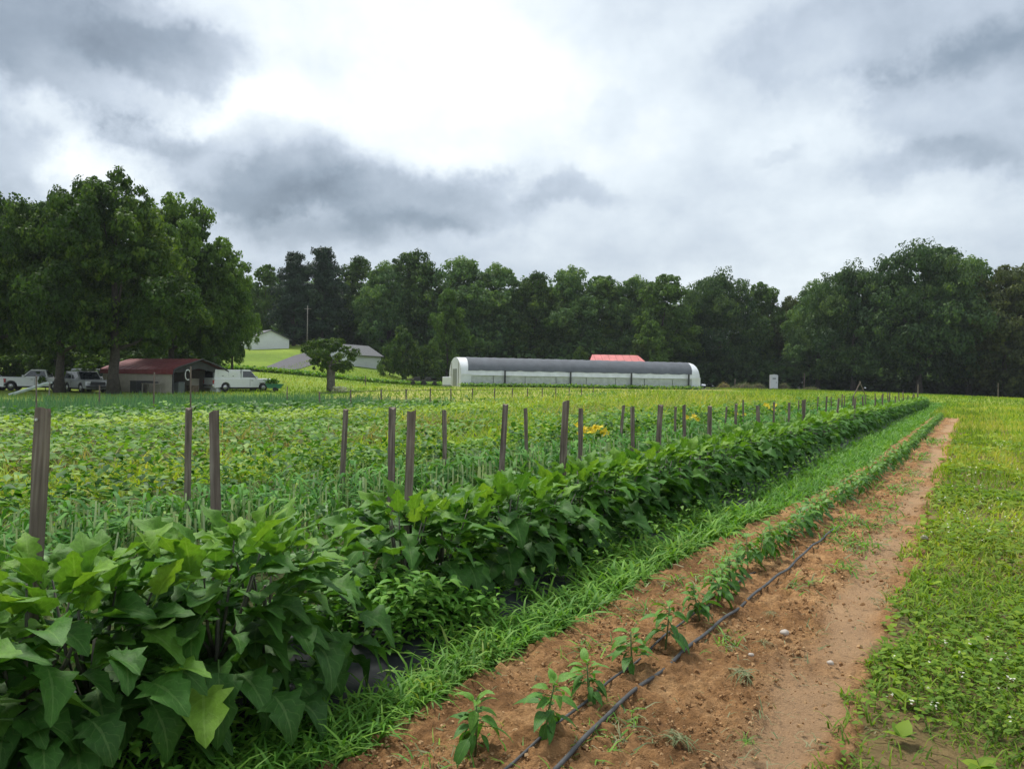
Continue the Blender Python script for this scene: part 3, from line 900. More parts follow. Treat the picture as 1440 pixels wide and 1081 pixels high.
# smaller trees that stand in front of the wood edge
for key, nm, px, Y, pt, wide, lab, cat in [
    ('small_tree', 'young_tree', 628, 118, 408, .62, 'paler young tree in front of the dark wood left of the high tunnel', 'tree'),
    ('small_tree', 'young_tree', 912, 122, 452, .9, 'pale young tree beside the right end of the far red roof', 'tree'),
    ('bush', 'bush', 566, 112, 462, .72, 'big rounded bush right of the second white house', 'bush'),
    ('bush', 'bush', 548, 117, 486, .55, 'dark bush touching the second white house', 'bush'),
    ('bush', 'bush', 596, 114, 488, .7, 'small bush below the paler young tree', 'bush'),
    ('bush', 'bush', 815, 121, 490, .6, 'low bush at the left end of the far red roof', 'bush'),
    ('yellow_bush', 'bush', 127, 66, 497, 1.2, 'small yellow-green bush seen between the trunks above the silver car', 'bush'),
    ('yellow_bush', 'bush', 64, 64, 508, .7, 'yellow-topped sapling in front of the white pickup on the left', 'bush')]:
    p = at(px, Y); d = ray(px, pt); ht = (CAM_H + d.z * Y / d.y - p.z)
    tree(key, nm, lab, p, ht, wide, rz=rng.uniform(0, 6.28), cat=cat)


# brush that closes the floor of the wood and trees further in: one mass
def build_wood_floor():
    S = Soup(); g = np.random.default_rng(77)
    segs = [((-20, 131), (16, 132)), ((16, 134), (50, 133)), ((50, 133), (80, 114)), ((80, 112), (135, 112)),
            ((-60, 150), (-18, 142)), ((-95, 100), (-60, 150)), ((-130, 96), (-70, 86))]
    for (a, b) in segs:
        L = math.hypot(b[0] - a[0], b[1] - a[1]); n = int(L * 270)
        t = g.random(n); off = g.uniform(0, 12, n)
        dx, dy = (b[0] - a[0]) / L, (b[1] - a[1]) / L
        X = a[0] + (b[0] - a[0]) * t - dy * off; Y = a[1] + (b[1] - a[1]) * t + dx * off
        top = 3.0 + 7.5 * vnoise(X * .22 + 40, Y * .22 + 40, 78) * np.clip(off / 5 + .12, 0, 1)
        Z = H(X, Y) + top * g.random(n) ** .7
        S.put(T_CARD, np.stack([X, Y, Z], 1), g.uniform(0, 6.28, n), g.normal(.5, .5, n), g.normal(0, .5, n), 1.0 * g.uniform(.6, 1.4, n), np.clip(.3 + g.normal(0, .18, n), 0, 1))
    for px in np.arange(480, 1560, 4.0):                 # thicket deeper in the wood
        p = at(px, 150 if px < 1100 else 138); n = 60
        S.put(T_CARD, np.array([p.x, p.y, p.z]) + np.stack([g.normal(0, .6, n), g.uniform(0, 9, n), 9 * g.random(n)], 1), g.uniform(0, 6.28, n), g.normal(1.2, .4, n), g.normal(0, .5, n), 1.0 * g.uniform(.7, 1.3, n), np.clip(.3 + g.normal(0, .15, n), 0, 1))
    tag(link('undergrowth', S.mesh('undergrowth', 'tree_b')), 'shaded undergrowth along the edge of the wood', 'undergrowth', kind='stuff')


build_wood_floor()


def build_back_wood():
    """the wood behind the front rank, one mass of crowns"""
    S = Soup(); g = np.random.default_rng(79)
    spots = []
    for px in np.arange(355, 1560, 24):
        for dY in (16, 30):
            spots.append((px + g.uniform(-9, 9), (146 if px < 900 else 146 - (px - 900) * .045) + dY))
    spots += [(px + g.uniform(-9, 9), 118 + dY) for px in np.arange(1530, 1900, 26) for dY in (-4, 10)]
    spots += [(px + g.uniform(-9, 9), 96 + dY) for px in np.arange(-380, -20, 30) for dY in (0, 12)]
    for px, Y in spots:
        p = at(px, Y)
        yt = np.interp(px, [360, 480, 600, 700, 800, 900, 1000, 1060, 1095, 1140, 1200, 1280, 1340, 1400, 1500], [392, 380, 378, 388, 394, 402, 404, 412, 428, 412, 394, 368, 368, 388, 384])
        ht = CAM_H + ray(px, yt + g.uniform(2, 22)).z * Y - p.z
        n = 680
        d = g.normal(size=(n, 3)); d /= np.linalg.norm(d, axis=1)[:, None]
        rr = g.uniform(.75, 1.05, n) * (1 + .25 * np.sin(5 * d[:, 0] + 3 * d[:, 2]) * np.cos(4 * d[:, 1]))
        P = np.array([p.x, p.y, p.z + ht * .55]) + d * rr[:, None] * np.array([5.0, 3.2, ht * .44])
        S.put(T_CARD, P, g.uniform(0, 6.28, n), g.normal(.4, .6, n), g.normal(0, .5, n), .95 * g.uniform(.6, 1.3, n), np.clip(.4 + g.normal(0, .18, n), 0, 1))
    tag(link('distant_wood', S.mesh('distant_wood', 'tree_b')), 'depth of the wood behind the front rank of trees', 'wood', kind='stuff')


build_back_wood()


# ------------------------------------------------------------------ vehicles
def vehicle(name, label, loc, heading, L, W, Ht, hood, deck, belt, cab0, cab1, slope0, slope1, paint, cap=False, group=None, bed=False):
    """x runs from the rear (0) to the nose (L); cab0..cab1 is the cabin at belt height"""
    t = thing(name, label, 'truck' if (cap or bed) else 'car', loc, heading, group)
    r = .37; fa, ra = L - .95, 1.05; zc = .30
    def arch(cx): return [(cx + (r + .08) * math.cos(a), r + (r + .08) * math.sin(a)) for a in [math.pi * k / 6 for k in range(6, -1, -1)]]
    low = [(.02, zc)] + [(x, max(z, zc)) for x, z in arch(ra)] + [(x, max(z, zc)) for x, z in arch(fa)] + [(L - .06, zc)]
    up = [(L, .55), (L - .04, hood - .12), (L - .25, hood), (cab1 + .02, belt), (cab0, belt), (.03, deck), (0, .6)]
    n0 = len(low + up)
    mb = MB(); poly = low + up
    vs = []
    for y, ins in ((-W / 2, 0), (-W / 2 + .10, .0), (W / 2 - .10, 0), (W / 2, 0)):
        for i, (x, z) in enumerate(poly):
            zz_ = z
            if abs(y) == W / 2 and i >= len(low) + 1 and i < n0 - 1: zz_ = z - .06
            xx = L / 2 + (x - L / 2) * (.975 if abs(y) == W / 2 else 1)
            vs.append((xx, y, zz_))
    fs = [tuple(range(n0))[::-1], tuple(range(3 * n0, 4 * n0))]
    for k in range(3):
        for i in range(n0):
            j = (i + 1) % n0
            fs.append((k * n0 + i, k * n0 + j, (k + 1) * n0 + j, (k + 1) * n0 + i))
    mb.add(vs, fs); mb.build('body', paint, t)
    # cabin
    def cabin(x0, x1, s0, s1, zb, zt, nm, mat, inset=.14):
        v = [(x0, -W / 2 + .05, zb), (x1, -W / 2 + .05, zb), (x1, W / 2 - .05, zb), (x0, W / 2 - .05, zb),
             (x0 + s0, -W / 2 + inset, zt), (x1 - s1, -W / 2 + inset, zt), (x1 - s1, W / 2 - inset, zt), (x0 + s0, W / 2 - inset, zt)]
        o = MB().add(v, [(4, 5, 6, 7), (0, 1, 5, 4), (1, 2, 6, 5), (2, 3, 7, 6), (3, 0, 4, 7)]).build(nm, mat, t, bevel=.05)
        return v, o
    v, cb = cabin(cab0, cab1, slope0, slope1, belt - .05, Ht, 'cabin', paint)
    def pane(nm, a, b, c, d, m0=.10, m1=.12, off=.012):
        a, b, c, d = map(Vector, (a, b, c, d)); nn = (b - a).cross(d - a).normalized() * off
        f = lambda s_, q: (a * (1 - s_) + b * s_) * (1 - q) + (d * (1 - s_) + c * s_) * q + nn
        MB().add([f(m0, m1), f(1 - m0, m1), f(1 - m0, 1 - m1), f(m0, 1 - m1)], [(0, 1, 2, 3)]).build(nm, 'glass', t)
    pane('windshield', v[1], v[2], v[6], v[5], .06, .10)
    pane('rear_window', v[3], v[0], v[4], v[7], .10, .14)
    for sgn, q in ((-1, (v[0], v[1], v[5], v[4])), (1, (v[2], v[3], v[7], v[6]))):
        a, b, c, d = map(Vector, q)
        nw = 1 if (cap or bed) else 2
        for k in range(nw):
            s0_, s1_ = k / nw, (k + 1) / nw
            pane('side_window', a.lerp(b, s0_), a.lerp(b, s1_), d.lerp(c, s1_), d.lerp(c, s0_), .07, .16)
    if cap:
        cabin(.06, cab0 - .04, .10, .02, deck - .04, Ht - .02, 'bed_cap', paint, .10)
        x0, x1 = .35, cab0 - .3
        for sgn in (-1, 1):
            y = sgn * (W / 2 - .062)
            for k in range(2):
                xa = x0 + (x1 - x0) * k / 2 + .05; xb = x0 + (x1 - x0) * (k + 1) / 2 - .05
                MB().box(xa, xb, y - .015, y + .015, deck + .16, Ht - .24).build('cap_panel', paint, t)
                MB().box((xa + xb) / 2 - .06, (xa + xb) / 2 + .06, y + sgn * .015, y + sgn * .03, deck + .20, deck + .25).build('latch', 'trim', t)
        MB().box(.02, .06, -W / 2 + .22, W / 2 - .22, deck + .06, Ht - .16).build('cap_window', 'glass', t)
        MB().box(-.02, .015, -W / 2 + .2, W / 2 - .2, .62, deck - .05).build('tailgate', paint, t)
    for x in (ra, fa):
        for sgn in (-1, 1):
            wo_ = MB().wheel((x, sgn * (W / 2 - .11), r), r, .22, inner=.18).build('wheel', 'rubber', t, True)
            MB().wheel((x, sgn * (W / 2 - .10), r), .20, .21, 14).build('rim', 'rim', wo_, True)
    for sgn in (-1, 1):
        MB().box(L - .12, L + .015, sgn * (W / 2 - .24) - .16, sgn * (W / 2 - .24) + .16, hood - .32, hood - .14).build('headlight', 'lamp_clear', t)
        MB().box(-.015, .10, sgn * (W / 2 - .13) - .09, sgn * (W / 2 - .13) + .09, .66, .98).build('tail_light', 'lamp_red', t)
        MB().box(cab1 - .3, cab1 - .12, sgn * (W / 2 + .02) - .08, sgn * (W / 2 + .02) + .08, belt + .02, belt + .17).build('mirror', paint, t, bevel=.02)
        MB().box((cab0 + cab1) / 2 - .02, (cab0 + cab1) / 2, sgn * (W / 2 + .004) - .006, sgn * (W / 2 + .004) + .006, .45, belt - .06).build('door_gap', 'trim', t)
        MB().box((cab0 + cab1) / 2 + .1, (cab0 + cab1) / 2 + .28, sgn * (W / 2 + .01) - .015, sgn * (W / 2 + .01) + .015, belt - .2, belt - .16).build('handle', 'trim', t)
    MB().box(L - .05, L + .03, -W / 2 + .35, W / 2 - .35, .58, hood - .2).build('grille', 'trim', t)
    MB().box(L - .08, L + .07, -W / 2 + .04, W / 2 - .04, .38, .55).build('bumper', 'trim' if not cap else 'chrome', t, bevel=.03)
    MB().box(-.10, .06, -W / 2 + .04, W / 2 - .04, .42, .58).build('bumper', 'trim' if not cap else 'chrome', t, bevel=.03)
    MB().box(.8, L - .7, -W / 2 + .2, W / 2 - .2, .24, .42).build('underbody', 'trim', t)
    return t


def place_vehicle(px, Y, heading, L, **kw):
    p = at(px, Y); hx, hy = math.cos(heading), math.sin(heading)
    return (p.x - hx * L / 2, p.y - hy * L / 2, p.z)


h = R(47)
vehicle('pickup_truck', 'white pickup with a bed cap parked right of the red-roofed carport', place_vehicle(336, 68.5, h, 5.6), h, 5.6, 1.95, 1.92, 1.18, 1.12, 1.17, 2.55, 4.15, .12, .72, 'white_paint', cap=True)
h = R(197)
vehicle('pickup_truck', 'white pickup on the left facing the left border, under the maples', place_vehicle(52, 64, h, 5.2), h, 5.2, 1.9, 1.75, 1.12, 1.02, 1.10, 1.55, 3.55, .25, .75, 'white_paint', bed=True)
h = R(-38)
vehicle('suv', 'silver SUV with its nose to the right, left of the carport', place_vehicle(120, 62.5, h, 4.5), h, 4.5, 1.85, 1.70, 1.05, 1.02, 1.02, .25, 3.3, .3, .7, 'silver')
h = R(-30)
vehicle('sedan', 'pale grey car behind the silver SUV, sloping windscreen showing', place_vehicle(128, 68, h, 4.7), h, 4.7, 1.85, 1.80, 1.12, 1.1, 1.12, .3, 3.5, .4, 1.0, 'grey_paint')
h = R(185)
vehicle('sedan', 'white car cut off by the left border of the picture', place_vehicle(-26, 63, h, 4.5), h, 4.5, 1.8, 1.50, .95, .95, .95, .9, 3.4, .5, .8, 'white_paint')
pe = ground(1442, 577)
h = R(200)
vehicle('utility_vehicle', 'small dark vehicle at the right border on the far lawn', (pe.x + 2.75, pe.y + .3, pe.z), h, 2.8, 1.4, 1.35, .85, .9, .9, .7, 1.9, .1, .3, 'black_paint')


# ------------------------------------------------------------------ carport
def build_carport():
    th = R(-25); L, W = 8.2, 5.4
    nc = at(242, 62.0)                                   # near corner, right end of the beige side wall
    t = thing('carport', 'low carport with red metal roof, beige side wall and open dark front', 'carport', (nc.x, nc.y, nc.z), th)
    # local: x from -L to 0 along the side wall, y from 0 (near side) to W
    ev, rd = 1.95, 2.85
    panels = 9
    for i in range(panels):
        x0 = -L + L * i / panels; x1 = -L + L * (i + 1) / panels
        MB().box(x0 + .012, x1 - .012, -.03, .03, 0, ev).build('wall_panel', 'shed_wall', t)
    MB().box(-L, 0, W - .03, W + .03, 0, ev).build('far_wall', 'shed_wall', t)
    MB().box(-L - .03, -L + .03, .03, W - .03, 0, ev).build('back_wall', 'dark_inside', t)
    prof = [(-.22, ev - .38), (-.16, ev - .05), (.25, ev + .16), (W / 2, rd)]
    prof = prof + [(W - y, z) for y, z in prof[-2::-1]]
    strips = 12
    for i in range(strips):                              # roof sheets with ribs
        x0 = -L - .15 + (L + .5) * i / strips; x1 = x0 + (L + .5) / strips - .015
        vs = [(x, y, z + dz) for x in (x0, x1) for dz in (0, .05) for (y, z) in prof]; n = len(prof)
        fs = []
        for k in range(n - 1):
            fs += [(k, k + 1, 2 * n + k + 1, 2 * n + k), (n + k, 3 * n + k, 3 * n + k + 1, n + k + 1), (k, n + k, n + k + 1, k + 1), (2 * n + k, 2 * n + k + 1, 3 * n + k + 1, 3 * n + k)]
        sh = MB().add(vs, fs).build('roof_sheet', 'red_roof', t)
        mb = MB()
        mb.tube([(x1, y, z + .06) for (y, z) in prof], .025, 5).build('rib', 'red_roof', sh)
    # gable header and dark front frame
    gp = [(.0, ev - .05), (W / 2, rd - .10), (W, ev - .05), (W - .5, ev - .25), (W / 2, ev + .15), (.5, ev - .25)]
    vs = [(x, y, z) for x in (-.02, .05) for (y, z) in gp]; n = len(gp)
    MB().add(vs, [tuple(range(n)), tuple(range(n, 2 * n))[::-1]] + [(i, (i + 1) % n, n + (i + 1) % n, n + i) for i in range(n)]).build('gable_panel', 'dark_inside', t)
    for y in (.06, W - .06):
        MB().box(-.06, .06, y - .06, y + .06, 0, ev).build('post', 'dark_inside', t)
    MB().tube([(.40, y, z + .02) for (y, z) in prof], .07, 6).build('front_trim', 'trim', t)
    rt = Matrix.Translation(nc) @ Matrix.Rotation(th, 4, 'Z')
    w = lambda x, y, z=0: rt @ Vector((x, y, z))
    # things kept inside and in front
    def crate(nm, lab, cat, x, y, sx, sy, sz, mat, z0=0.0):
        p = w(x, y)
        o = thing(nm, lab, cat, (p.x, p.y, p.z + z0), th + rng.uniform(-.2, .2))
        MB().box(-sx / 2, sx / 2, -sy / 2, sy / 2, .0, sz).build('body', mat, o, bevel=.02)
        MB().box(-sx / 2 - .02, sx / 2 + .02, -sy / 2 - .02, sy / 2 + .02, sz + .002, sz + .06).build('lid', mat, o, bevel=.015)
        return o
    crate('storage_bin', 'dark bin standing in front of the beige carport wall', 'bin', -3.1, -.75, .9, .7, .95, 'trim')
    crate('storage_bin', 'grey bin inside the open carport front', 'bin', -1.2, 1.6, .8, .8, .9, 'grey_paint')
    crate('storage_bin', 'pale box deep inside the open carport', 'bin', -2.2, 3.9, 1.1, .8, 1.2, 'shed_wall')
    p = w(-1.4, -.8)
    tb = thing('work_table', 'low work table with dark clutter by the beige carport wall', 'table', p, th)
    MB().box(-.75, .75, -.35, .35, .78, .83).build('table_top', 'board', tb)
    for sx in (-.68, .68):
        for sy in (-.28, .28): MB().box(sx - .035, sx + .035, sy - .035, sy + .035, 0, .78).build('leg', 'board', tb)
    MB().box(-.6, .1, -.2, .2, .832, 1.02).build('tray', 'trim', tb); MB().box(.2, .55, -.25, .2, .832, .95).build('tray', 'trim', tb)
    # white hoop hanging at the open front
    p = w(.45, 1.15, 1.55)
    hp = [(0, .26 * math.cos(a), .42 * math.sin(a)) for a in np.linspace(.5, 5.2, 14)]
    o = MB().tube(hp, .045, 6).build('coiled_hose', 'white_paint'); o.location = p; o.rotation_euler = (0, 0, th)
    tag(o, 'white coiled hose hanging at the open front of the carport', 'hose')
    # small pop-up table of white boxes at the right of the opening
    for k, (x, y, sx, sz, mat, lab) in enumerate([(-.3, 4.9, .7, 1.0, 'white_paint', 'white cabinet at the right side of the carport opening'),
                                                    (-1.0, 3.0, .8, .6, 'brush', 'brown carton on the carport floor')]):
        crate('cabinet' if k == 0 else 'carton', lab, 'cabinet' if k == 0 else 'carton', x, y, sx, .6, sz, mat)


build_carport()


# ------------------------------------------------------------------ houses on the rise
def house(name, label, c, rz, L, W, ev, rd, windows, garage=False):
    t = thing(name, label, 'house', c, rz)
    MB().prism([(0, -1.2), (W, -1.2), (W, ev), (W / 2, rd), (0, ev)], 0, L).build('wall', 'house_white', t)
    for sgn in (0, 1):
        a = (-.35, ev - .16) if sgn == 0 else (W + .35, ev - .16)
        MB().prism([(a[0], a[1]), (W / 2, rd + .05), (W / 2, rd + .17), (a[0], a[1] + .12)] if sgn == 0 else
                   [(W / 2, rd + .05), (a[0], a[1]), (a[0], a[1] + .12), (W / 2, rd + .17)], -.3, L + .3).build('roof', 'shingle', t)
    for (face, x0, x1, z0, z1) in windows:
        if face == 'gable':
            f = MB().box(x0, x1, -.05, -.01, z0, z1).build('window', 'house_white', t)
            MB().box(x0 + .07, x1 - .07, -.07, -.055, z0 + .07, z1 - .07).build('pane', 'glass', f)
        else:
            f = MB().box(-.05, -.01, x0, x1, z0, z1).build('window', 'house_white', t)
            MB().box(-.07, -.055, x0 + .07, x1 - .07, z0 + .07, z1 - .07).build('pane', 'glass', f)
    if garage:
        for k in range(4):
            MB().box(W * .2, W * .8, -.045, -.01, .05 + .55 * k, .05 + .55 * k + .52).build('garage_door_panel', 'house_white', t)
    return t


p = at(353, 125)
house('garage', 'white gabled garage on the rise beside the driveway', (p.x, p.y, p.z - .25), R(40), 9, 6.4, 2.2, 3.5, [], garage=True)
p = at(520, 118)
house('cottage', 'white cottage with grey roof half hidden behind the apple tree', (p.x - 8.0, p.y + 1.2, p.z + .1), R(-28), 8, 5.6, 2.2, 3.7,
      [('gable', 1.2, 2.1, .9, 1.9), ('gable', 3.3, 4.2, .9, 1.9), ('side', 2, 3, .9, 1.9), ('side', 5, 6, .9, 1.9)])


def build_driveway():
    pts = [ground(455, 499), ground(437, 503), ground(420, 509), ground(402, 516), ground(385, 520.5), ground(340, 521.5)]
    wd = [2.6, 2.4, 2.2, 2.0, 1.7, 1.3]
    V = []; Q = []
    cl = []
    for i in range(len(pts) - 1):
        for k in range(6): cl.append((pts[i].lerp(pts[i + 1], k / 6), wd[i] + (wd[i + 1] - wd[i]) * k / 6))
    cl.append((pts[-1], wd[-1]))
    for i, (p_, w_) in enumerate(cl):
        d = (cl[min(i + 1, len(cl) - 1)][0] - cl[max(i - 1, 0)][0]); d.z = 0; d.normalize(); n_ = Vector((-d.y, d.x, 0))
        for k in range(5):
            q = p_ + n_ * w_ * (k / 2 - 1); V.append((q.x, q.y, float(H(q.x, q.y)) + .06))
    for i in range(len(cl) - 1):
        for k in range(4): Q.append((i * 5 + k, i * 5 + k + 1, i * 5 + 6 + k, i * 5 + 5 + k))
    me = quad_mesh('driveway', np.array(V), np.array(Q), mat='asphalt')
    tag(link('driveway', me), kind='structure')


build_driveway()

# utility pole by the driveway
p = at(431, 131)
t = thing('utility_pole', 'thin grey utility pole against the dark spruces by the driveway', 'utility pole', p)
MB().tube([(0, 0, -.2), (0, 0, 7.2)], [.10, .07], 8).build('pole', 'board', t, True)
MB().box(-.6, .6, -.04, .04, 6.6, 6.68).build('crossarm', 'board', t)
for x in (-.7, .7): MB().tube([(x, 0, 6.72), (x, 0, 6.9)], .04, 6).build('insulator', 'trim', t)

# far barn with the faded red roof
p = at(828, 117)
rb = thing('barn', 'barn with faded red hipped roof showing above the high tunnel', 'barn', (p.x, p.y, p.z), R(2))
MB().box(.4, 8.6, .4, 6.4, 0, 3.6).build('wall', 'board', rb)
for k in range(8):
    x0, x1 = k * 9 / 8, (k + 1) * 9 / 8 - .03
    r0 = max(.9, min(8.1, x0)); r1 = max(.9, min(8.1, x1))
    MB().add([(x0, 0, 3.6), (x1, 0, 3.6), (r1, 3.3, 4.95), (r0, 3.3, 4.95)], [(0, 1, 2, 3)]).build('roof_sheet', 'far_red', rb)
    MB().add([(x0, 6.8, 3.6), (x1, 6.8, 3.6), (r1, 3.5, 4.95), (r0, 3.5, 4.95)], [(3, 2, 1, 0)]).build('roof_sheet', 'far_red', rb)


# ------------------------------------------------------------------ high tunnel
def build_tunnel():
    a = at(648, 92.0); b = at(984, 101.5)
    th = math.atan2(b.y - a.y, b.x - a.x); L = math.hypot(b.x - a.x, b.y - a.y); W = 6.4
    z0 = min(a.z, b.z) - .02
    t = thing('high_tunnel', 'long low greenhouse tunnel with dark shade cloth over white film', 'greenhouse', (a.x, a.y, z0), th)
    dz = b.z - a.z
    half = [(0, 0), (0, .75), (0, 1.45), (.10, 2.0), (.42, 2.55), (.95, 3.02), (1.7, 3.38), (2.5, 3.56), (W / 2, 3.62)]
    prof = half + [(W - y, z) for y, z in half[-2::-1]]
    def skin(nm, x0, x1, pr, mat, off=0.0, n=40, sag=0.0, slant0=0.0, slant1=0.0):
        vs = []; m = len(pr)
        for i in range(n + 1):
            q = i / n
            for j, (y, z) in enumerate(pr):
                k = 1 - abs(2 * j / (m - 1) - 1)
                x = x0 + slant0 * (1 - k) + (x1 - slant1 * (1 - k) - x0 - slant0 * (1 - k)) * q
                ny = (y - W / 2) / (W / 2); oz = off if z > 1.4 else 0
                wob = sag * math.sin(x * 2.1 + j) * .5 + sag * math.sin(x * 5.3)
                edge = sag * 2.2 * abs(math.sin(x * 1.25)) if j in (0, m - 1) else 0
                vs.append((x, y + ny * off, z + oz + wob * .5 - edge + dz * x / L))
        fs = [(i * m + j, i * m + j + 1, (i + 1) * m + j + 1, (i + 1) * m + j) for i in range(n) for j in range(m - 1)]
        return MB().add(vs, fs).build(nm, mat, t, True)
    skin('film', 0, L, [q for q in prof if q[1] >= 1.4], 'poly')
    sh = [q for q in prof if q[1] >= 2.0]
    skin('shade_cloth', 1.25, L - .25, sh, 'shade', off=.05, n=110, sag=.035, slant0=-.35, slant1=.9)
    for y in (0, W):
        nb = 8
        for k in range(nb):
            x0, x1 = L * k / nb + .05, L * (k + 1) / nb - .05
            MB().add([(x0, y, .12 + dz * x0 / L), (x1, y, .12 + dz * x1 / L), (x1, y, 1.42 + dz * x1 / L), (x0, y, 1.42 + dz * x0 / L)], [(0, 1, 2, 3)]).build('side_netting', 'net', t)
        MB().tube([(0, y - .05, 1.44), (L, y - .05, 1.44 + dz)], .055, 6).build('curtain_roll', 'poly', t)
        MB().add([(0, y - .04, -.1), (L, y - .04, -.1 + dz), (L, y - .04, .18 + dz), (0, y - .04, .18)], [(0, 1, 2, 3)]).build('baseboard', 'board', t)
    nh = 24
    for k in range(nh + 1):
        x = .03 + (L - .06) * k / nh
        MB().tube([(x, y + (.04 if y < W / 2 else -.04) * (abs(y - W / 2) > .1), z - .04 + dz * x / L) for y, z in prof], .032, 5).build('hoop', 'galv', t)
    for fx in (.168, .432, .69, .945):
        x = L * fx; MB().box(x - .09, x + .09, -.30, -.16, -.1 + dz * fx, 2.05 + dz * fx).build('dark_post', 'dark_inside', t)
    # end walls of film, framed, with a door
    for x, nm in ((-.02, 'end_wall'), (L + .02, 'end_wall')):
        m = len(prof); zz0 = 0 if x < 1 else dz
        e = MB().add([(x, y, z + zz0) for y, z in prof], [tuple(range(m))]).build(nm, 'poly', t)
        MB().box(x - .04, x + .04, W / 2 - 1.1, W / 2 - .02, zz0, 2.2 + zz0).build('door', 'galv', e)
        MB().box(x - .04, x + .04, W / 2 + .02, W / 2 + 1.1, zz0, 2.2 + zz0).build('door', 'galv', e)
        for y in (1.2, W - 1.2): MB().box(x - .05, x + .05, y - .04, y + .04, zz0, 3.0 + zz0).build('stud', 'board', e)
    for x in (.0, L - .0):
        zz0 = 0 if x < 1 else dz
        for y in (0,): MB().box(x - .05 + (.0 if x < 1 else -1.2), x + 1.25 + (0 if x < 1 else -1.2), y - .075, y - .02, zz0 + .1, zz0 + 1.6).build('corner_film', 'poly', t)
    # crop growing inside: one mass
    S = Soup(); n = 7000; g = np.random.default_rng(3)
    X = g.uniform(.8, L - .8, n); Y = g.choice([1.0, 2.4, 4.0, 5.4], n) + g.normal(0, .25, n); Z = g.uniform(.1, 1.5, n) * g.uniform(.5, 1, n) + dz * X / L
    S.put(T_FOLD, np.stack([X, Y, Z], 1), g.uniform(0, 6.3, n), g.normal(0, .5, n), g.normal(0, .4, n), g.uniform(.2, .35, n), g.uniform(.1, .8, n))
    o = link('tunnel_crop', S.mesh('tunnel_crop', 'crop')); o.location = t.location; o.rotation_euler = t.rotation_euler
    tag(o, 'green crop growing inside the greenhouse tunnel behind its netting', 'crop', kind='stuff')
    return a, th, L


TUN_A, TUN_TH, TUN_L = build_tunnel()


def box_thing(nm, lab, cat, p, rz, parts):
    t = thing(nm, lab, cat, p, rz)
    for (pn, b, mat, bev) in parts: MB().box(*b).build(pn, mat, t, bevel=bev)
    return t


p = at(628, 91)
box_thing('water_tank', 'white cube water tank left of the greenhouse tunnel', 'water tank', p, R(8), [
    ('tank', (-.5, .5, -.5, .5, .15, 1.15), 'white_paint', .08), ('pallet', (-.6, .6, -.55, .55, 0, .15), 'board', 0), ('cap', (-.12, .12, -.12, .12, 1.15, 1.24), 'trim', .02)])
for k, (px, lab) in enumerate([(604, 'dark flat wagon left of the white water tank'), (588, 'small dark cart furthest left of the greenhouse tunnel')]):
    p = at(px, 92)
    t = thing('farm_wagon', lab, 'wagon', p, R(6))
    MB().box(-.9, .9, -.5, .5, .55, .72).build('deck', 'dark_inside', t)
    for x in (-.6, .6):
        for y in (-.45, .45): MB().wheel((x, y, .28), .28, .12, 12).build('wheel', 'rubber', t)
    MB().box(-.5, .2, -.35, .3, .722, 1.05).build('load', 'dark_inside', t, bevel=.03)

# portable toilet
p = at(1088, 121)
t = thing('portable_toilet', 'white portable toilet standing against the dark wood', 'portable toilet', p, R(-12))
MB().box(-.58, .58, -.58, .58, .05, 2.05).build('body', 'white_paint', t, bevel=.04)
MB().prism([(-.62, 2.05), (.62, 2.05), (.5, 2.2), (0, 2.28), (-.5, 2.2)], -.62, .62).build('roof', 'white_paint', t)
d_ = MB().box(-.42, .42, -.62, -.585, .12, 1.95).build('door', 'white_paint', t)
MB().box(.28, .36, -.65, -.622, .95, 1.08).build('handle', 'trim', d_)
MB().box(-.25, .25, -.64, -.622, 1.5, 1.75).build('vent', 'galv', t)


# brush and soil heaps near the toilet
def heap(nm, lab, cat, px, Y, w, hgt, mat, seed, stems=True):
    p = at(px, Y); g = np.random.default_rng(seed); S = Soup(); n = int(500 * w)
    a = g.uniform(0, 6.28, n); r = g.random(n) ** .5 * w / 2
    zt = hgt * np.clip(1 - (r / (w / 2)) ** 2, 0, 1) * (.7 + .6 * vnoise(r * 3 + 5, a * 2 + 5, seed))
    P = np.stack([r * np.cos(a), r * np.sin(a) * .6, zt * g.uniform(.6, 1, n) + .03], 1)
    S.put(T_BLADE1 if stems else T_CARD, P, g.uniform(0, 6.28, n), g.normal(.2, .5, n), g.normal(0, .5, n), g.uniform(.3, .8, n) * .7, g.uniform(0, 1, n))
    o = thing(nm, lab, cat, p)
    link('twigs', S.mesh('twigs', mat), None, o)
    mb = MB(); ring = []; vs = []; fs = []
    for j in range(5):
        for k in range(12):
            b = 2 * math.pi * k / 12; q = 1 - j / 4.2
            vs.append((q * w / 2 * math.cos(b) * g.uniform(.85, 1.1), .6 * q * w / 2 * math.sin(b) * g.uniform(.85, 1.1), hgt * .85 * (1 - q * q) * g.uniform(.8, 1.1) - .05 * (j == 0)))
    for j in range(4):
        for k in range(12): fs.append((j * 12 + k, j * 12 + (k + 1) % 12, (j + 1) * 12 + (k + 1) % 12, (j + 1) * 12 + k))
    fs.append(tuple(48 + k for k in range(12)))
    MB().add(vs, fs).build('core', 'brush', o, True)


for i, (px, Y, w, hg, mt, lab) in enumerate([(1018, 117, 2.0, .85, 'straw', 'straw-coloured heap nearest the greenhouse tunnel'), (1045, 118, 3.6, .8, 'dryweed', 'long brown brush heap left of the portable toilet'),
                                         (1066, 120, 2.4, .8, 'dryweed', 'brown brush heap touching the portable toilet on the left'), (1102, 121, 2.0, .9, 'dryweed', 'rounded brown heap right of the portable toilet'),
                                         (1140, 120, 2.6, .4, 'dryweed', 'low brown heap well right of the portable toilet')]):
    heap('brush_heap', lab, 'brush heap', px, Y, w, hg, mt, 200 + i)


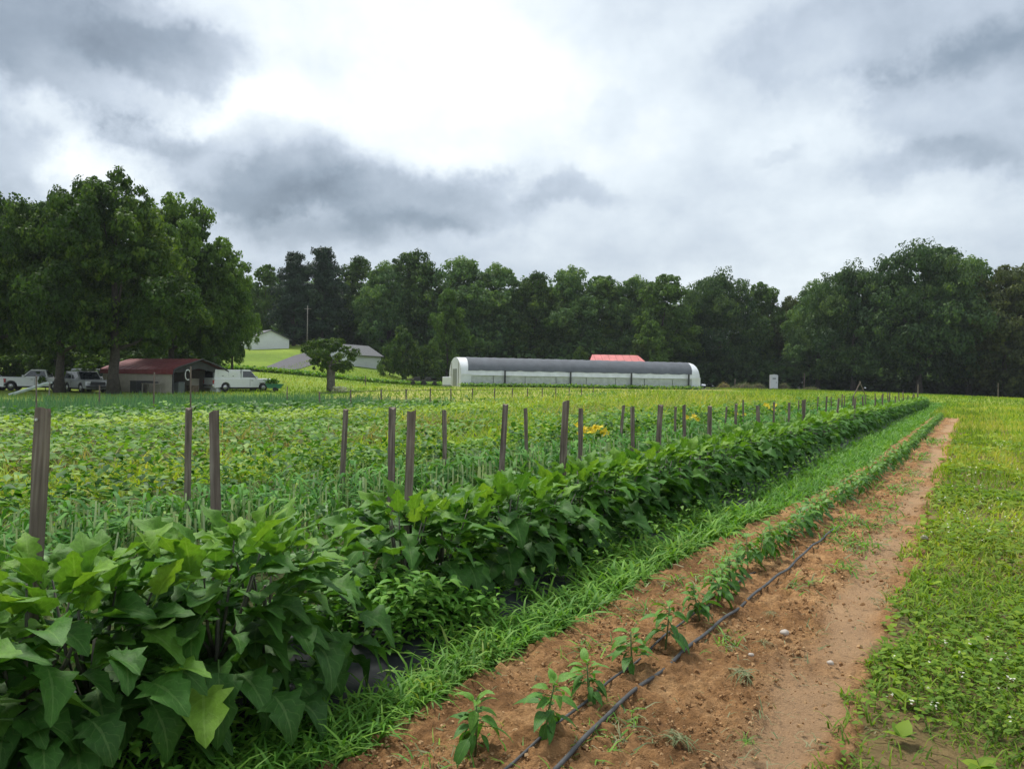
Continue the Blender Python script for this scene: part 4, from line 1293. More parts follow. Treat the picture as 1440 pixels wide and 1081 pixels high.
# apple tree with hollow pale trunk, green cart, misc
p = at(466, 71)
t = tree('apple', 'apple_tree', 'old apple tree with a thick pale hollow trunk and small crown', p, 5.0, 1.08, 1.0)
for ch in list(t.children):
    if ch.name.startswith('trunk'): bpy.data.objects.remove(ch)
k = 1 / t.scale[2]
tr = MB()
tr.tube([(-.12, 0, -.1), (-.16, 0, .9), (-.20, .05, 2.0), (-.3, .05, 2.9)], [.34, .27, .24, .12], 10)
tr.tube([(.42, 0, -.1), (.18, 0, .5), (.10, 0, 1.3), (.22, 0, 2.2), (.5, 0, 3.1)], [.26, .20, .21, .19, .08], 10)
tr.tube([(.0, -.05, 1.9), (.1, .1, 2.8), (-.1, .3, 3.7)], [.18, .14, .05], 8)
o = tr.build('trunk', 'bark_pale', t, True); o.scale = (k, k, k)

p = at(386, 68.5)
t = thing('garden_cart', 'green garden cart heaped with cuttings in front of the white pickup', 'cart', p, R(10))
MB().prism([(-.75, .72), (-.55, .32), (.55, .32), (.80, .72)], -.4, .4).build('tub', 'green_plastic', t)
for y in (-.36, .36): MB().wheel((.1, y, .22), .22, .09, 12).build('wheel', 'rubber', t)
MB().tube([(-.75, -.3, .70), (-1.25, -.3, .78), (-1.25, .3, .78), (-.75, .3, .70)], .025, 5).build('handle', 'trim', t)
S = Soup(); n = 500; g = np.random.default_rng(9)
S.put(T_FOLD, np.stack([g.normal(-.2, .25, n), g.normal(0, .15, n), .68 + g.random(n) * .4], 1), g.uniform(0, 6.3, n), g.normal(.2, .6, n), g.normal(0, .4, n), g.uniform(.12, .25, n), g.uniform(.1, .7, n))
link('cuttings', S.mesh('cuttings', 'crop'), None, t)['kind'] = 'stuff'
p = at(478, 69.5)
S = Soup(); n = 400
S.put(T_ROUND, np.stack([g.normal(0, .35, n), g.normal(0, .25, n), .05 + g.random(n) * .45], 1), g.uniform(0, 6.3, n), g.normal(.1, .5, n), g.normal(0, .4, n), g.uniform(.10, .2, n), g.uniform(.1, 1, n))
o = link('flower_patch', S.mesh('flower_patch', 'whiteflower')); o.location = p
tag(o, 'small clump of white flowers at the foot of the apple tree', 'flowers')

# pale plank frame lying in front of the left pickup
p = ground(42, 556)
t = thing('leaning_frame', 'pale sloping plank frame lying in front of the left white pickup', 'plank frame', p, R(12))
for y in (-.4, .4): MB().tube([(-1.2, y, .05), (1.3, y, .95)], .07, 6).build('rail', 'tarp', t)
for q in (.2, .4, .6, .8): MB().tube([(-1.2 + 2.5 * q, -.4, .05 + .9 * q), (-1.2 + 2.5 * q, .4, .05 + .9 * q)], .035, 6).build('rung', 'tarp', t)
MB().tube([(1.25, 0, 0), (1.28, 0, .95)], .05, 6).build('prop', 'board', t)


# ------------------------------------------------------------------ stakes
def stake_mesh(w, d, hgt, seed):
    g = random.Random(seed); mb = MB(); vs = []; n = 9
    for i in range(n):
        t = i / (n - 1); z = -.25 + (hgt + .25) * t
        ox, oy = .010 * math.sin(3 * t + seed) + g.gauss(0, .0012), .008 * math.cos(2.3 * t + seed * 2)
        a = w / 2 * (1 + g.gauss(0, .02)); b = d / 2 * (1 + g.gauss(0, .02)); c = .12
        zt = [g.uniform(-.03, .018) if i == n - 1 else 0 for _ in range(8)]
        for k, (x, y) in enumerate([(-1 + c, -1), (1 - c, -1), (1, -1 + c), (1, 1 - c), (1 - c, 1), (-1 + c, 1), (-1, 1 - c), (-1, -1 + c)]):
            vs.append((ox + x * a + g.gauss(0, .0012), oy + y * b + g.gauss(0, .0012), z + zt[k]))
    fs = []
    for i in range(n - 1):
        for k in range(8):
            k2 = (k + 1) % 8; fs.append((i * 8 + k, i * 8 + k2, (i + 1) * 8 + k2, (i + 1) * 8 + k))
    fs.append(tuple((n - 1) * 8 + k for k in range(8))); fs.append(tuple(range(8))[::-1])
    return MB().add(vs, fs).mesh('stake')


STAKE = [stake_mesh(.046, .042, 1.35, i) for i in range(5)]
for m_ in STAKE: m_.materials.append(M['wood'])
nst = [0]


def stake(s, u, hgt, label, group, wk=1.0, lean=None, nm='wooden_stake'):
    X, Y = SU(s, u)
    o = link(nm, STAKE[nst[0] % 5]); nst[0] += 1
    o.location = (X, Y, float(H(X, Y)))
    o.scale = (wk, wk, hgt / 1.35)
    l = lean if lean else (rng.normal(0, .032), rng.normal(0, .032))
    o.rotation_euler = (l[0], l[1], -ROWA + rng.normal(0, .15))
    tag(o, label, 'stake', group)
    return o


ORD = ['nearest', 'second', 'third', 'fourth', 'fifth', 'sixth', 'seventh', 'eighth', 'ninth', 'tenth', 'eleventh', 'twelfth']
row1 = [(35, 570, .98, (0, .06)), (573, 578, 1.0, (0, .03)), (790, 565, 1.2, None), (925, 570, 1.2, None), (1000, 572, 1.25, None), (1068, 570, 1.3, None), (1109, 566, 1.0, None), (1131, 562, 1.2, None), (1177, 560, 1.2, None), (1198, 557, 1.1, None)]
for i, (px, py, wk, ln) in enumerate(row1):
    s_, h_ = row_s(px, py, -3.42)
    o = stake(s_, -3.42, h_, 'weathered wooden stake, %s from the camera in the big-leaved eggplant row' % ORD[i], 'stakes of the eggplant row', wk, ln)
    if i == 0:
        nl = MB().wheel((0, 0, 0), .0055, .008, 10).build('nail', 'nail', o)
        nl.location = (-.006, -.029, 1.30); o.rotation_euler[2] = -.15
for k in range(12):
    s_ = 27.5 + k * 3.3
    stake(s_, -3.3, rng.uniform(1.15, 1.4), 'small distant wooden stake towards the far end of the eggplant row', 'far stakes of the eggplant row', 1.1)
for i, (px, py) in enumerate([(310, 580), (553, 574), (706, 570), (815, 573), (892, 572), (965, 570), (1035, 568)]):
    s_, h_ = row_s(px, py, -4.45)
    stake(s_, -4.45, h_, 'weathered wooden stake, %s from the camera in the pepper row behind the eggplants' % ORD[i], 'stakes of the pepper row', 1.1)
for k in range(9):
    stake(21 + k * 4.2, -4.45, rng.uniform(1.1, 1.35), 'small distant wooden stake towards the far end of the pepper row', 'far stakes of the pepper row', 1.0)
for i, (px, py) in enumerate([(265, 575), (483, 577), (626, 576), (743, 574), (871, 570), (950, 572), (1020, 572)]):
    s_, h_ = row_s(px, py, -6.0)
    stake(s_, -6.0, h_, 'thin wooden stake, %s from the camera in the strap-leaved row' % ORD[i], 'stakes of the strap-leaved row', 1.0)
for k in range(8):
    stake(24 + k * 4.5, -6.0, rng.uniform(1.0, 1.3), 'small distant wooden stake towards the far end of the strap-leaved row', 'far stakes of the strap-leaved row', 1.0)
far = [(450, 551), (494, 548), (536, 547), (571, 547), (605, 546), (635, 546), (665, 546), (695, 546), (720, 546), (742, 547), (763, 547), (782, 548), (800, 548), (818, 549), (834, 549)]
line = []
for i, (px, py) in enumerate(far):
    s_, h_ = row_s(px, py, -28)
    lab = 'thin far stake, %s from the left, before the hay strip' % ORD[i] if i < 12 else 'thin far stake near the right end of the line before the hay'
    stake(s_, -28, h_, lab, 'far stakes along the bean row', 1.35, nm='field_stake')
    X, Y = SU(s_, -28); line.append((X, Y, float(H(X, Y)) + h_ * .93))
lp = []
for a_, b_ in zip(line[:-1], line[1:]):
    for q in (0, .5): 
        v_ = Vector(a_).lerp(Vector(b_), q); v_.z -= .03 * (q == .5); lp.append(v_)
lp.append(Vector(line[-1]))
tag(MB().tube(lp, .014, 4).build('support_line', 'trim'), 'thin dark line strung along the far stakes of the bean row', 'line')
for i, (px, py, Y, hh, wk, lab) in enumerate([
    (217, 548, 33, 1.75, 1.0, 'tall thin pole in front of the beige carport wall'), (268, 532, 24, 1.9, .9, 'tall thin pole in front of the open carport'),
    (404, 552, 44, 1.1, 1.2, 'thin stake in the onion field left of the apple tree'), (52, 548, 30, 1.5, .9, 'thin stake behind the nearest thick stake at the left'),
    (140, 556, 36, 1.1, 1.0, 'thin stake in the onion field under the silver SUV')]):
    p = at(px, Y)
    o = link('thin_pole', STAKE[i % 5]); o.location = p; o.scale = (wk, wk, hh / 1.35); o.rotation_euler = (rng.normal(0, .02), rng.normal(0, .02), rng.uniform(0, 3))
    tag(o, lab, 'pole')
# A-frame at the far end of the field and posts beside the wood
p = ground(1209, 559)
t = thing('trellis_frame', 'wooden A-frame of two crossed poles beyond the far row ends', 'trellis', p, R(5))
for sx in (-1, 1): MB().tube([(sx * .75, 0, -.1), (-sx * .06, 0, 1.62)], [.055, .045], 6).build('leg', 'wood', t)
MB().tube([(-.42, .05, .70), (.42, .05, .70)], .035, 6).build('crossbar', 'wood', t)
for px, Y, hh, lab in [(1404, 96, 1.9, 'pale post standing alone before the dark wood on the right'), (1131, 120, 2.6, 'tall brown post before the dark wood right of the portable toilet'),
                       (1291, 70, 1.6, 'pale post at the far end of the eggplant row'), (1033, 118, 1.5, 'short pale post left of the portable toilet'),
                       (514, 84, 1.1, 'short post on the meadow right of the apple tree')]:
    p = at(px, Y); o = link('fence_post', STAKE[nst[0] % 5]); nst[0] += 1
    o.location = p; o.scale = (2.0, 2.0, hh / 1.35); o.rotation_euler = (0, rng.normal(0, .02), rng.uniform(0, 1)); tag(o, lab, 'post')


# ------------------------------------------------------------------ eggplants
def eggleaf(seed, fine, droop):
    g = random.Random(seed)
    return t_leaf(10 if fine else 4, 4 if fine else 2, g.uniform(.66, .80), droop, .50, .29 if fine else 0, 3.4, .26 if fine else 0, .22)


EGG_L = {}
for age, tints, dr in (('young', (.74, .50), .5), ('mature', (.50, .22), .9), ('old', (.26, .02), 1.3)):
    EGG_L[age] = []
    for k in range(4):
        tp = eggleaf(k * 7 + len(age), True, dr * (.8 + .13 * k))
        v = tp[0].copy(); v[:, 2] += .035 * np.sin(7 * v[:, 1] + 3 * k) * (np.abs(v[:, 0]) * 3)
        v[:, 0] += (.05 * (k - 1.5)) * v[:, 1] ** 2
        tt = np.full(len(v), tints[0] + (tints[1] - tints[0]) * k / 3)
        EGG_L[age].append(quad_mesh('eggplant_leaf', v, tp[1], tt, tp[2], 'eggplant'))


def egg_layout(seed, ht, n=46, rad=.40):
    """leaf placements of one plant: position, yaw, pitch, roll, length, age"""
    g = random.Random(seed); out = []
    for i in range(n):
        t = (i + .5) / n; z = ht * (.12 + .80 * t ** .85)
        rr = rad * math.sqrt(max(.06, 1 - ((z / ht - .42) / .66) ** 2))
        yaw = i * 2.39996 + g.gauss(0, .35)
        rb = rr * g.uniform(.25, .95)
        if t > .74: age, L, pit = 'young', g.uniform(.12, .22), R(g.uniform(10, 72))
        elif t > .38: age, L, pit = 'mature', g.uniform(.18, .29), R(g.uniform(-25, 42))
        else: age, L, pit = ('old' if g.random() > .05 else 'young'), g.uniform(.20, .32), R(g.uniform(-45, 15))
        # leaf points outwards: yaw measured from +Y
        out.append(((-math.sin(yaw) * rb, math.cos(yaw) * rb, z), yaw, pit, g.gauss(0, .22), L, age))
    return out


def egg_stem(lay, ht, seed):
    g = random.Random(seed); mb = MB()
    mb.tube([(0, 0, -.02), (.02, 0, ht * .3), (0, .02, ht * .62)], [.016, .013, .008], 6)
    for k in range(6):
        a = k * 1.05 + g.uniform(-.2, .2); r_ = g.uniform(.12, .24)
        mb.tube([(0, 0, ht * g.uniform(.12, .35)), (r_ * .6 * math.cos(a), r_ * .6 * math.sin(a), ht * .5), (r_ * math.cos(a), r_ * math.sin(a), ht * g.uniform(.74, .92))], [.010, .008, .004], 5)
    return mb.mesh('stem', True)


NUM = ['first', 'second', 'third', 'fourth', 'fifth', 'sixth', 'seventh', 'eighth', 'ninth', 'tenth', 'eleventh', 'twelfth', 'thirteenth', 'fourteenth', 'fifteenth', 'sixteenth']
STK = [4.0, 6.3, 8.8, 11.0, 14.0, 99]
egg_cnt = {}


def egg_label(s):
    if s < 3.5:
        egg_cnt['f'] = egg_cnt.get('f', -1) + 1
        return 'big eggplant bush in the foreground clump, %s from the left border' % NUM[egg_cnt['f']]
    i = max(k for k in range(6) if s >= STK[k] - .05); egg_cnt[i] = egg_cnt.get(i, -1) + 1
    return '%s eggplant bush past the %s stake of the front row' % (NUM[egg_cnt[i]], NUM[i + 1])


def egg_group(s):
    if s < 3.5: return 'big eggplant bush of the foreground clump, before the weedy gap'
    if s < 6.3: return 'big eggplant bush between the second and third stakes of its row'
    if s < 11.0: return 'eggplant bush between the third and fifth stakes of its row'
    if s < 18.2: return 'eggplant bush between the fifth and eighth stakes of its row'
    return 'distant eggplant bush in the far half of its row'


egg_s = [x for x in np.arange(-.29, 2.75, .43)] + [x for x in np.arange(4.05, 17.5, .55)]
for i, s_ in enumerate(egg_s):
    u_ = (-3.06 if s_ < 3.5 else -3.26) + rng.normal(0, .05); X, Y = SU(s_ + rng.normal(0, .05), u_)
    ht = rng.uniform(.76, .86) if s_ < 3.5 else rng.uniform(.66, .84)
    lay = egg_layout(300 + i, ht, 124 if s_ < 3.5 else (104 if s_ < 9 else 70), .46 if s_ < 3.5 else .40)
    t = thing('eggplant_plant', egg_label(s_), 'eggplant', (X, Y, .06), rng.uniform(0, 6.28), 'eggplant bushes of the front row')
    sm = egg_stem(lay, ht, i); link('stem', sm, 'eggstem', t)
    for (pos, yaw, pit, rol, L, age) in lay:
        o = link('leaf', random.choice(EGG_L[age]), None, t)
        o.location = pos; o.rotation_mode = 'YXZ'; o.rotation_euler = (pit, rol, yaw)
        w_ = L * random.uniform(.68, 1.12); o.scale = (w_, L, L)
# further along the row the leaves of each bush are one part
EGG_FAR = []
for k in range(5):
    S = Soup(); tp = {a: eggleaf(k + 50, False, d) for a, d in (('young', .6), ('mature', 1.1), ('old', 1.5))}
    for (pos, yaw, pit, rol, L, age) in egg_layout(900 + k, .93, 48):
        S.put(tp[age], np.array([pos]), np.array([yaw]), np.array([pit]), np.array([rol]), np.array([L * 1.08]), np.array([{'young': .72, 'mature': .36, 'old': .14}[age] + random.uniform(-.06, .06)]))
    EGG_FAR.append(S.mesh('foliage', 'eggplant'))
fstem = egg_stem(None, .9, 5); fstem.materials.append(M['eggstem'])
for i, s_ in enumerate(np.arange(17.9, 75, .58)):
    X, Y = SU(s_, -3.3 + rng.normal(0, .05))
    t = thing('eggplant_plant', egg_group(s_), 'eggplant', (X, Y, .05), rng.uniform(0, 6.28), 'eggplant bushes of the front row: far half')
    k = rng.uniform(.78, .95); t.scale = (k * 1.05, k * 1.05, k)
    o = link('foliage', EGG_FAR[i % 5], None, t); o['kind'] = 'stuff'
    link('stem', fstem, None, t)


# ------------------------------------------------------------------ young peppers on the bare bed
PEP_T = [t_leaf(5, 2, .42 + .03 * k, .9 + .25 * k, .4, stalk=.18) for k in range(3)]
PEP_M = [quad_mesh('pepper_leaf', tp[0], tp[1], np.full(len(tp[0]), .35 + .22 * k), tp[2], 'pepper') for k, tp in enumerate(PEP_T)]


def pep_layout(seed, ht, n):
    g = random.Random(seed); out = []
    for i in range(n):
        t = (i + .5) / n; z = ht * (.35 + .62 * t); yaw = i * 2.4 + g.gauss(0, .6)
        L = g.uniform(.085, .175) * (1 - .38 * t) * (.65 + ht * 1.3); pit = R(g.uniform(-55, 8) + 60 * t ** 2)
        rb = .025 * (1 - t)
        out.append(((-math.sin(yaw) * rb, math.cos(yaw) * rb, z), yaw, pit, g.gauss(0, .2), L, 2 if t > .7 else (1 if t > .4 else 0)))
    return out


near_pep = [(668, 1070), (765, 1052), (830, 1000), (890, 955), (935, 925), (985, 885)]
pep_s = []
for px, py in near_pep:
    g0 = ground(px, py); pep_s.append((g0.x * SA + g0.y * CA, g0.x * CA - g0.y * SA))
x = pep_s[-1][0] + .42
while x < 47:
    pep_s.append((x, -1.53 + rng.normal(0, .035) + .23 * float(sstep(6, 20, x)))); x += .34 + rng.normal(0, .04) - .08 * min(1, x / 12)
PEP_ORD = ['small young pepper plant nearest the camera, at the bottom border', 'young pepper plant second from the camera, leaves touching the thin tape', 'young pepper plant third from the camera on the bare bed',
           'young pepper plant fourth from the camera on the bare bed', 'young pepper plant fifth from the camera on the bare bed', 'bushy young pepper plant sixth from the camera on the bare bed']
PEP_FAR = []
for k in range(4):
    S = Soup()
    for (pos, yaw, pit, rol, L, a) in pep_layout(700 + k, .27, 20):
        S.put(PEP_T[a], np.array([pos]), np.array([yaw]), np.array([pit]), np.array([rol]), np.array([L * 1.15]), np.array([.3 + .25 * a]))
    PEP_FAR.append(S.mesh('foliage', 'pepper'))
pst = MB().tube([(0, 0, -.03), (.004, 0, .13), (0, .004, .26)], [.006, .005, .003], 5).mesh('stem', True); pst.materials.append(M['stem'])
for i, (s_, u_) in enumerate(pep_s):
    X, Y = SU(s_, u_)
    near = i < 16
    lab = PEP_ORD[i] if i < 6 else ('young pepper plant %s from the camera along the drip hose' % NUM[i] if near else 'distant young pepper plant along the drip hose on the bare bed')
    t = thing('pepper_plant', lab, 'pepper plant', (X, Y, .045), rng.uniform(0, 6.28), None if i < 6 else ('young peppers along the hose, middle' if near else 'young peppers along the hose, far'))
    ht = rng.uniform(.19, .32); k = ht / .26 * (.84 if not near else 1)
    t.rotation_euler[0] = rng.normal(0, .12); t.rotation_euler[1] = rng.normal(0, .12)
    if near:
        so = link('stem', pst, None, t); so.scale = (1, 1, k)
        for (pos, yaw, pit, rol, L, a) in pep_layout(500 + i, ht, rng.integers(24, 32)):
            o = link('leaf', PEP_M[a], None, t); o.location = pos; o.rotation_mode = 'YXZ'; o.rotation_euler = (pit, rol, yaw); o.scale = (L, L, L)
    else:
        t.scale = (k * 1.05,) * 3
        link('stem', pst, None, t); link('foliage', PEP_FAR[i % 4], None, t)['kind'] = 'stuff'


# drip hoses, laid on the bed
def hose(nm, lab, pix, r, extra, z0):
    pts = []
    for px, py in pix:
        g0 = ground(px, py); pts.append((g0.x * SA + g0.y * CA, g0.x * CA - g0.y * SA))
    pts = [(pts[0][0] - 1.2, pts[0][1] - .03)] + pts + extra
    sv = np.array([q[0] for q in pts]); uvv = np.array([q[1] for q in pts])
    ss = []; q = sv[0]
    while q < sv[-1]: ss.append(q); q += .08 if q < 10 else .4
    P = []
    for q in ss:
        u_ = np.interp(q, sv, uvv) + .006 * math.sin(q * 3.1); X, Y = SU(q, u_); P.append((X, Y, z0 - .13 * max(0.0, 1 - (sv[-1] - q) / 1.3) ** 2 + .008 * math.sin(q * 4.3) + .006 * math.sin(q * 9)))
    tag(MB().tube(P, r, 8).build(nm, 'hose', smooth=True), lab, 'hose')


hose('drip_hose', 'thick dark grey drip hose running along the bare soil bed', [(800, 1081), (870, 1010), (960, 930), (1040, 865), (1140, 780)], .0105, [(9.8, -1.25)], .062)
hose('drip_tape', 'thin dark drip tape beside the young pepper stems', [(735, 1081), (830, 1005), (940, 905), (1010, 855)], .0065, [(7.2, -1.50)], .075)


# loose clods of soil: uncountable
def build_clods():
    tp = (np.array([(x, y, z) for z in (-.5, .5) for y in (-.5, .5) for x in (-.5, .5)]) * np.array([1.1, .9, .8]),
          np.array([(0, 2, 3, 1), (4, 5, 7, 6), (0, 1, 5, 4), (2, 6, 7, 3), (0, 4, 6, 2), (1, 3, 7, 5)]), np.zeros((8, 2)))
    tp[0][4:] *= np.array([.6, .7, 1]); S = Soup()
    a = field_pts(1.2, 18, -2.2, -.5, 2100, 4.0, 2.0)
    k = (rng.random(a.shape[1]) < .25 + .75 * vnoise(a[0] * 3, a[1] * 3, 51)) & (a[1] > soil_left(a[0])) & ((a[1] < -.85) | (rng.random(a.shape[1]) < .25))
    a = filt(a, k); n = a.shape[1]
    sz = (.005 + .017 * rng.random(n) ** 5) * a[4] ** .7
    S.put(tp, np.stack([a[2], a[3], .012 + .05 * np.exp(-((a[1] + 1.55) / .22) ** 2) + U(-.006, .008, n)], 1), U(0, 6.28, n), U(-.6, .6, n), U(-.6, .6, n), np.stack([sz * U(.8, 1.3, n), sz * U(.8, 1.3, n), sz * U(.6, 1, n)], 1), U(0, 1, n))
    me = S.mesh('soil_clods', 'clod'); me.polygons.foreach_set('use_smooth', np.zeros(len(me.polygons), bool))
    tag(link('soil_clods', me), 'loose crumbs and clods of brown soil on the bare bed', 'soil', kind='stuff')


def filt(a, k): return a[:, k]


build_clods()


# stones on the bed
def stone(px, py, r, lab, seed):
    g = random.Random(seed); p = ground(px, py); vs = []; fs = []
    for j in range(5):
        for k in range(8):
            a = 2 * math.pi * k / 8; b = -math.pi / 2 + math.pi * (j + .5) / 5
            q = r * g.uniform(.85, 1.15); vs.append((q * math.cos(b) * math.cos(a) * 1.25, q * math.cos(b) * math.sin(a), q * .75 * math.sin(b)))
    for j in range(4):
        for k in range(8): fs.append((j * 8 + k, j * 8 + (k + 1) % 8, (j + 1) * 8 + (k + 1) % 8, (j + 1) * 8 + k))
    fs += [tuple(range(8))[::-1], tuple(32 + k for k in range(8))]
    o = MB().add(vs, fs).build('stone', 'stone', smooth=True); o.location = (p.x, p.y, .045); o.rotation_euler = (0, 0, g.uniform(0, 3))
    tag(o, lab, 'stone')


stone(1103, 899, .026, 'pale stone on the bare soil right of the drip hose', 1)
stone(1168, 943, .018, 'small pale stone near the packed edge of the bed', 2)
stone(1056, 931, .014, 'small pale stone between the hose and the soil weeds', 3)
stone(1300, 762, .035, 'pale stone on the packed edge of the bed in middle distance', 4)


# ------------------------------------------------------------------ grasses and weeds (uncountable)
def blades(S, a, tpl, hmin, hmax, tl, th_, z0=0.0, p0=R(35), p1=R(88), wmul=1.0, tintfn=None):
    s, u, X, Y, m = a; n = len(X)
    if n == 0: return
    L = U(hmin, hmax, n)
    sc = np.stack([L * m * wmul, L * np.sqrt(m), L * np.sqrt(m)], 1)
    tint = U(tl, th_, n)
    if tintfn is not None: tint = np.clip(tint + tintfn(s, u), 0, 1)
    S.put(tpl, np.stack([X, Y, H(X, Y) + z0], 1), U(0, 6.283, n), U(p0, p1, n), U(-.6, .6, n), sc, tint)


def filt(a, k): return a[:, k]


# lawn on the right
S = Soup()
a = field_pts(-2, 78, -.56, 24, 2900, 4.0, 1.75)
edge = a[1] + .48 + .10 * np.sin(a[0] * .9) + .34 * (vnoise(a[0] * 2.2 + 9, a[1] * 2.2 + 9, 61) - .5) + .2 * (vnoise(a[0] * 7 + 9, a[1] * 7 + 9, 67) - .5)
dens = vnoise(a[0] * 1.1 + 30, a[1] * 1.1 + 30, 62) * .65 + vnoise(a[0] * 3.1 + 30, a[1] * 3.1, 63) * .35
bare = np.exp(-((a[0] - 4.0) / .9) ** 2 - ((a[1] + .28) / .30) ** 2)            # worn patch by the bed
k = (edge > 0) & (rng.random(a.shape[1]) < np.clip(.45 + 1.3 * (dens - .18) - .75 * bare, .08, 1))
a = np.concatenate([filt(a, k), field_pts(47.5, 78, -2.0, -.3, 2900, 4.0, 1.75)], 1)
yel = lambda s, u: .27 * sstep(.36, .62, vnoise(s * .42 + 7, u * .55 + 7, 64)) - .10 * (u < .45) + .13 * sstep(5, 22, s) - .06
nr = a[4] < 1.9
blades(S, filt(a, nr), T_BLADE3, .05, .13, .28, .84, -.01, wmul=1.6, tintfn=yel)
md = ~nr & (a[4] < 3.2)
blades(S, filt(a, md), T_BLADE2, .05, .11, .32, .82, -.01, wmul=1.2, tintfn=yel)
blades(S, filt(a, ~nr & ~md), T_BLADE1, .05, .10, .34, .84, -.01, wmul=1.1, tintfn=yel)
# clover and broad leaves in the lawn
b = field_pts(-2, 30, -.45, 10, 800, 4.0, 1.7)
cl = vnoise(b[0] * .8 + 3, b[1] * .8 + 3, 65) > .42
b = filt(b, cl); n = b.shape[1]
S.put(T_ROUND, np.stack([b[2], b[3], U(.02, .07, n)], 1), U(0, 6.28, n), U(-.2, .5, n), U(-.4, .4, n), U(.022, .042, n) * b[4] * 1.1, np.clip(U(.28, .75, n) + .5 * yel(b[0], b[1]), 0, 1))
# a few broad rosettes
b = field_pts(1, 16, -.3, 4, 5, 4.0, .6); n = b.shape[1]
for kk in range(7):
    S.put(T_ROUND, np.stack([b[2], b[3], np.full(n, .02)], 1), U(0, 6.28, n), U(.2, .7, n), U(-.3, .3, n), U(.06, .11, n), U(.35, .75, n))
tag(link('lawn_grass', S.mesh('lawn_grass', 'grass')), 'short yellow-green grass with clover right of the bare bed', 'grass', kind='stuff')
S = Soup(); b = field_pts(2, 30, -.35, 7, 22, 4.0, 1.1); b = filt(b, vnoise(b[0] * .6 + 3, b[1] * .6 + 3, 66) > .5); n = b.shape[1]
for kk in range(3):
    S.put(T_ROUND, np.stack([b[2], b[3], U(.07, .11, n)], 1), U(0, 6.28, n), U(0, .9, n), U(-.4, .4, n), U(.010, .017, n) * b[4], U(.2, 1, n))
tag(link('clover_flowers', S.mesh('clover_flowers', 'whiteflower')), 'tiny white clover heads dotted through the lawn', 'clover', kind='stuff')

# crabgrass strip between the mulch and the bare bed
S = Soup()
a = field_pts(-1, 76, -3.08, -1.45, 3600, 4.0, 1.45)
gap = np.zeros(a.shape[1])
for (gs, gu, rs, ru) in [(3.25, -2.80, .46, .30), (2.80, -2.70, .25, .14), (4.56, -2.72, .30, .15), (5.3, -2.70, .32, .13), (10.5, -2.55, .5, .14), (7.6, -2.66, .25, .10)]:
    gap = np.maximum(gap, np.exp(-((a[0] - gs) / rs) ** 4 - ((a[1] - gu) / ru) ** 4))
wob = .16 * (vnoise(a[0] * 2.4 + 5, a[1] * 2.4 + 5, 71) - .5)
k = (a[1] + wob < soil_left(a[0]) - .02) & (rng.random(a.shape[1]) > gap * 1.2)
a = filt(a, k); tall = 1 + .0 * a[0]
nr = a[4] < 2.0
tf = lambda s, u: .22 * (vnoise(s * 1.6 + 2, u * 1.6 + 2, 72) - .5)
blades(S, filt(a, nr), T_BLADE3, .10, .27, .2, .88, 0, R(5), R(80), 1.25, tf)
blades(S, filt(a, ~nr), T_BLADE2, .06, .13, .25, .75, 0, R(10), R(80), 1.5, tf)
# taller weeds in the gap of the eggplant row and on the mulch edge
b = field_pts(3.3, 4.5, -3.7, -2.72, 3200, 4.0, 1.3); n = b.shape[1]
zz_ = U(.02, .42, n) * np.exp(-((b[0] - 3.65) / .6) ** 2)
S.put(T_PEP, np.stack([b[2], b[3], zz_ + .03], 1), U(0, 6.28, n), U(-.5, .6, n), U(-.3, .3, n), U(.05, .11, n), U(.2, .8, n))
b = field_pts(1, 20, -3.05, -2.5, 420, 4.0, 1.2); b = filt(b, (np.abs(b[0] - 3.1) > .5) & (np.abs(b[0] - 4.56) > .25) & (np.abs(b[0] - 5.3) > .25)); n = b.shape[1]
S.put(T_PEP, np.stack([b[2], b[3], U(.04, .28, n)], 1), U(0, 6.28, n), U(-.3, .7, n), U(-.3, .3, n), U(.04, .08, n) * np.sqrt(b[4]), U(.3, .9, n))
tag(link('crabgrass', S.mesh('crabgrass', 'weed')), 'lush crabgrass strip between the eggplant row and the bare soil', 'grass', kind='stuff')

# weeds on the bed: along the hose and in patches
S = Soup(); D = Soup()
a = field_pts(1.5, 48, -2.2, -.5, 3600, 4.0, 1.5)
pw = np.exp(-((a[1] + 1.53 - .2 * sstep(6, 20, a[0])) / (.12 + .05 * sstep(5, 12, a[0]))) ** 2) * (.05 + .45 * sstep(5.5, 12, a[0]))
for (ps, pu, rs, ru, am) in [(8.4, -.98, .35, .17, .9), (9.6, -1.0, .30, .2, .55), (11.2, -1.0, .5, .2, .6), (13.2, -.95, .5, .2, .6), (14.5, -.85, .4, .15, .5), (4.7, -1.25, .2, .08, .5), (6.2, -1.8, .3, .12, .6),
                             (7.4, -1.85, .5, .14, .7), (9, -1.7, .8, .15, .6), (12, -1.7, 2, .15, .6), (18, -1.6, 5, .14, .6), (5.1, -1.95, .25, .1, .4), (3.2, -1.4, .3, .10, .9), (8.9, -1.25, .5, .07, .8), (9.8, -1.2, .5, .12, .8), (2.7, -1.75, .25, .18, .35), (7.3, -.9, .3, .12, .45), (6.4, -1.12, .25, .08, .5), (10.3, -.8, .4, .12, .5), (16, -.9, .8, .2, .5), (20, -.95, 1, .2, .5), (26, -.9, 1.5, .2, .5), (5.9, -2.0, .35, .08, .6), (4.1, -1.9, .2, .08, .35)]:
    pw = np.maximum(pw, am * np.exp(-((a[0] - ps) / rs) ** 2 - ((a[1] - pu) / ru) ** 2))
a1 = filt(a, rng.random(a.shape[1]) < pw * .95)
pick = rng.random(a1.shape[1]) < .62
blades(S, filt(a1, pick), T_BLADE2, .05, .13, .2, .9, .03, R(0), R(70), 1.2)
blades(D, filt(a1, ~pick), T_BLADE2, .05, .14, .1, 1, .03, R(-5), R(50), 1.0)
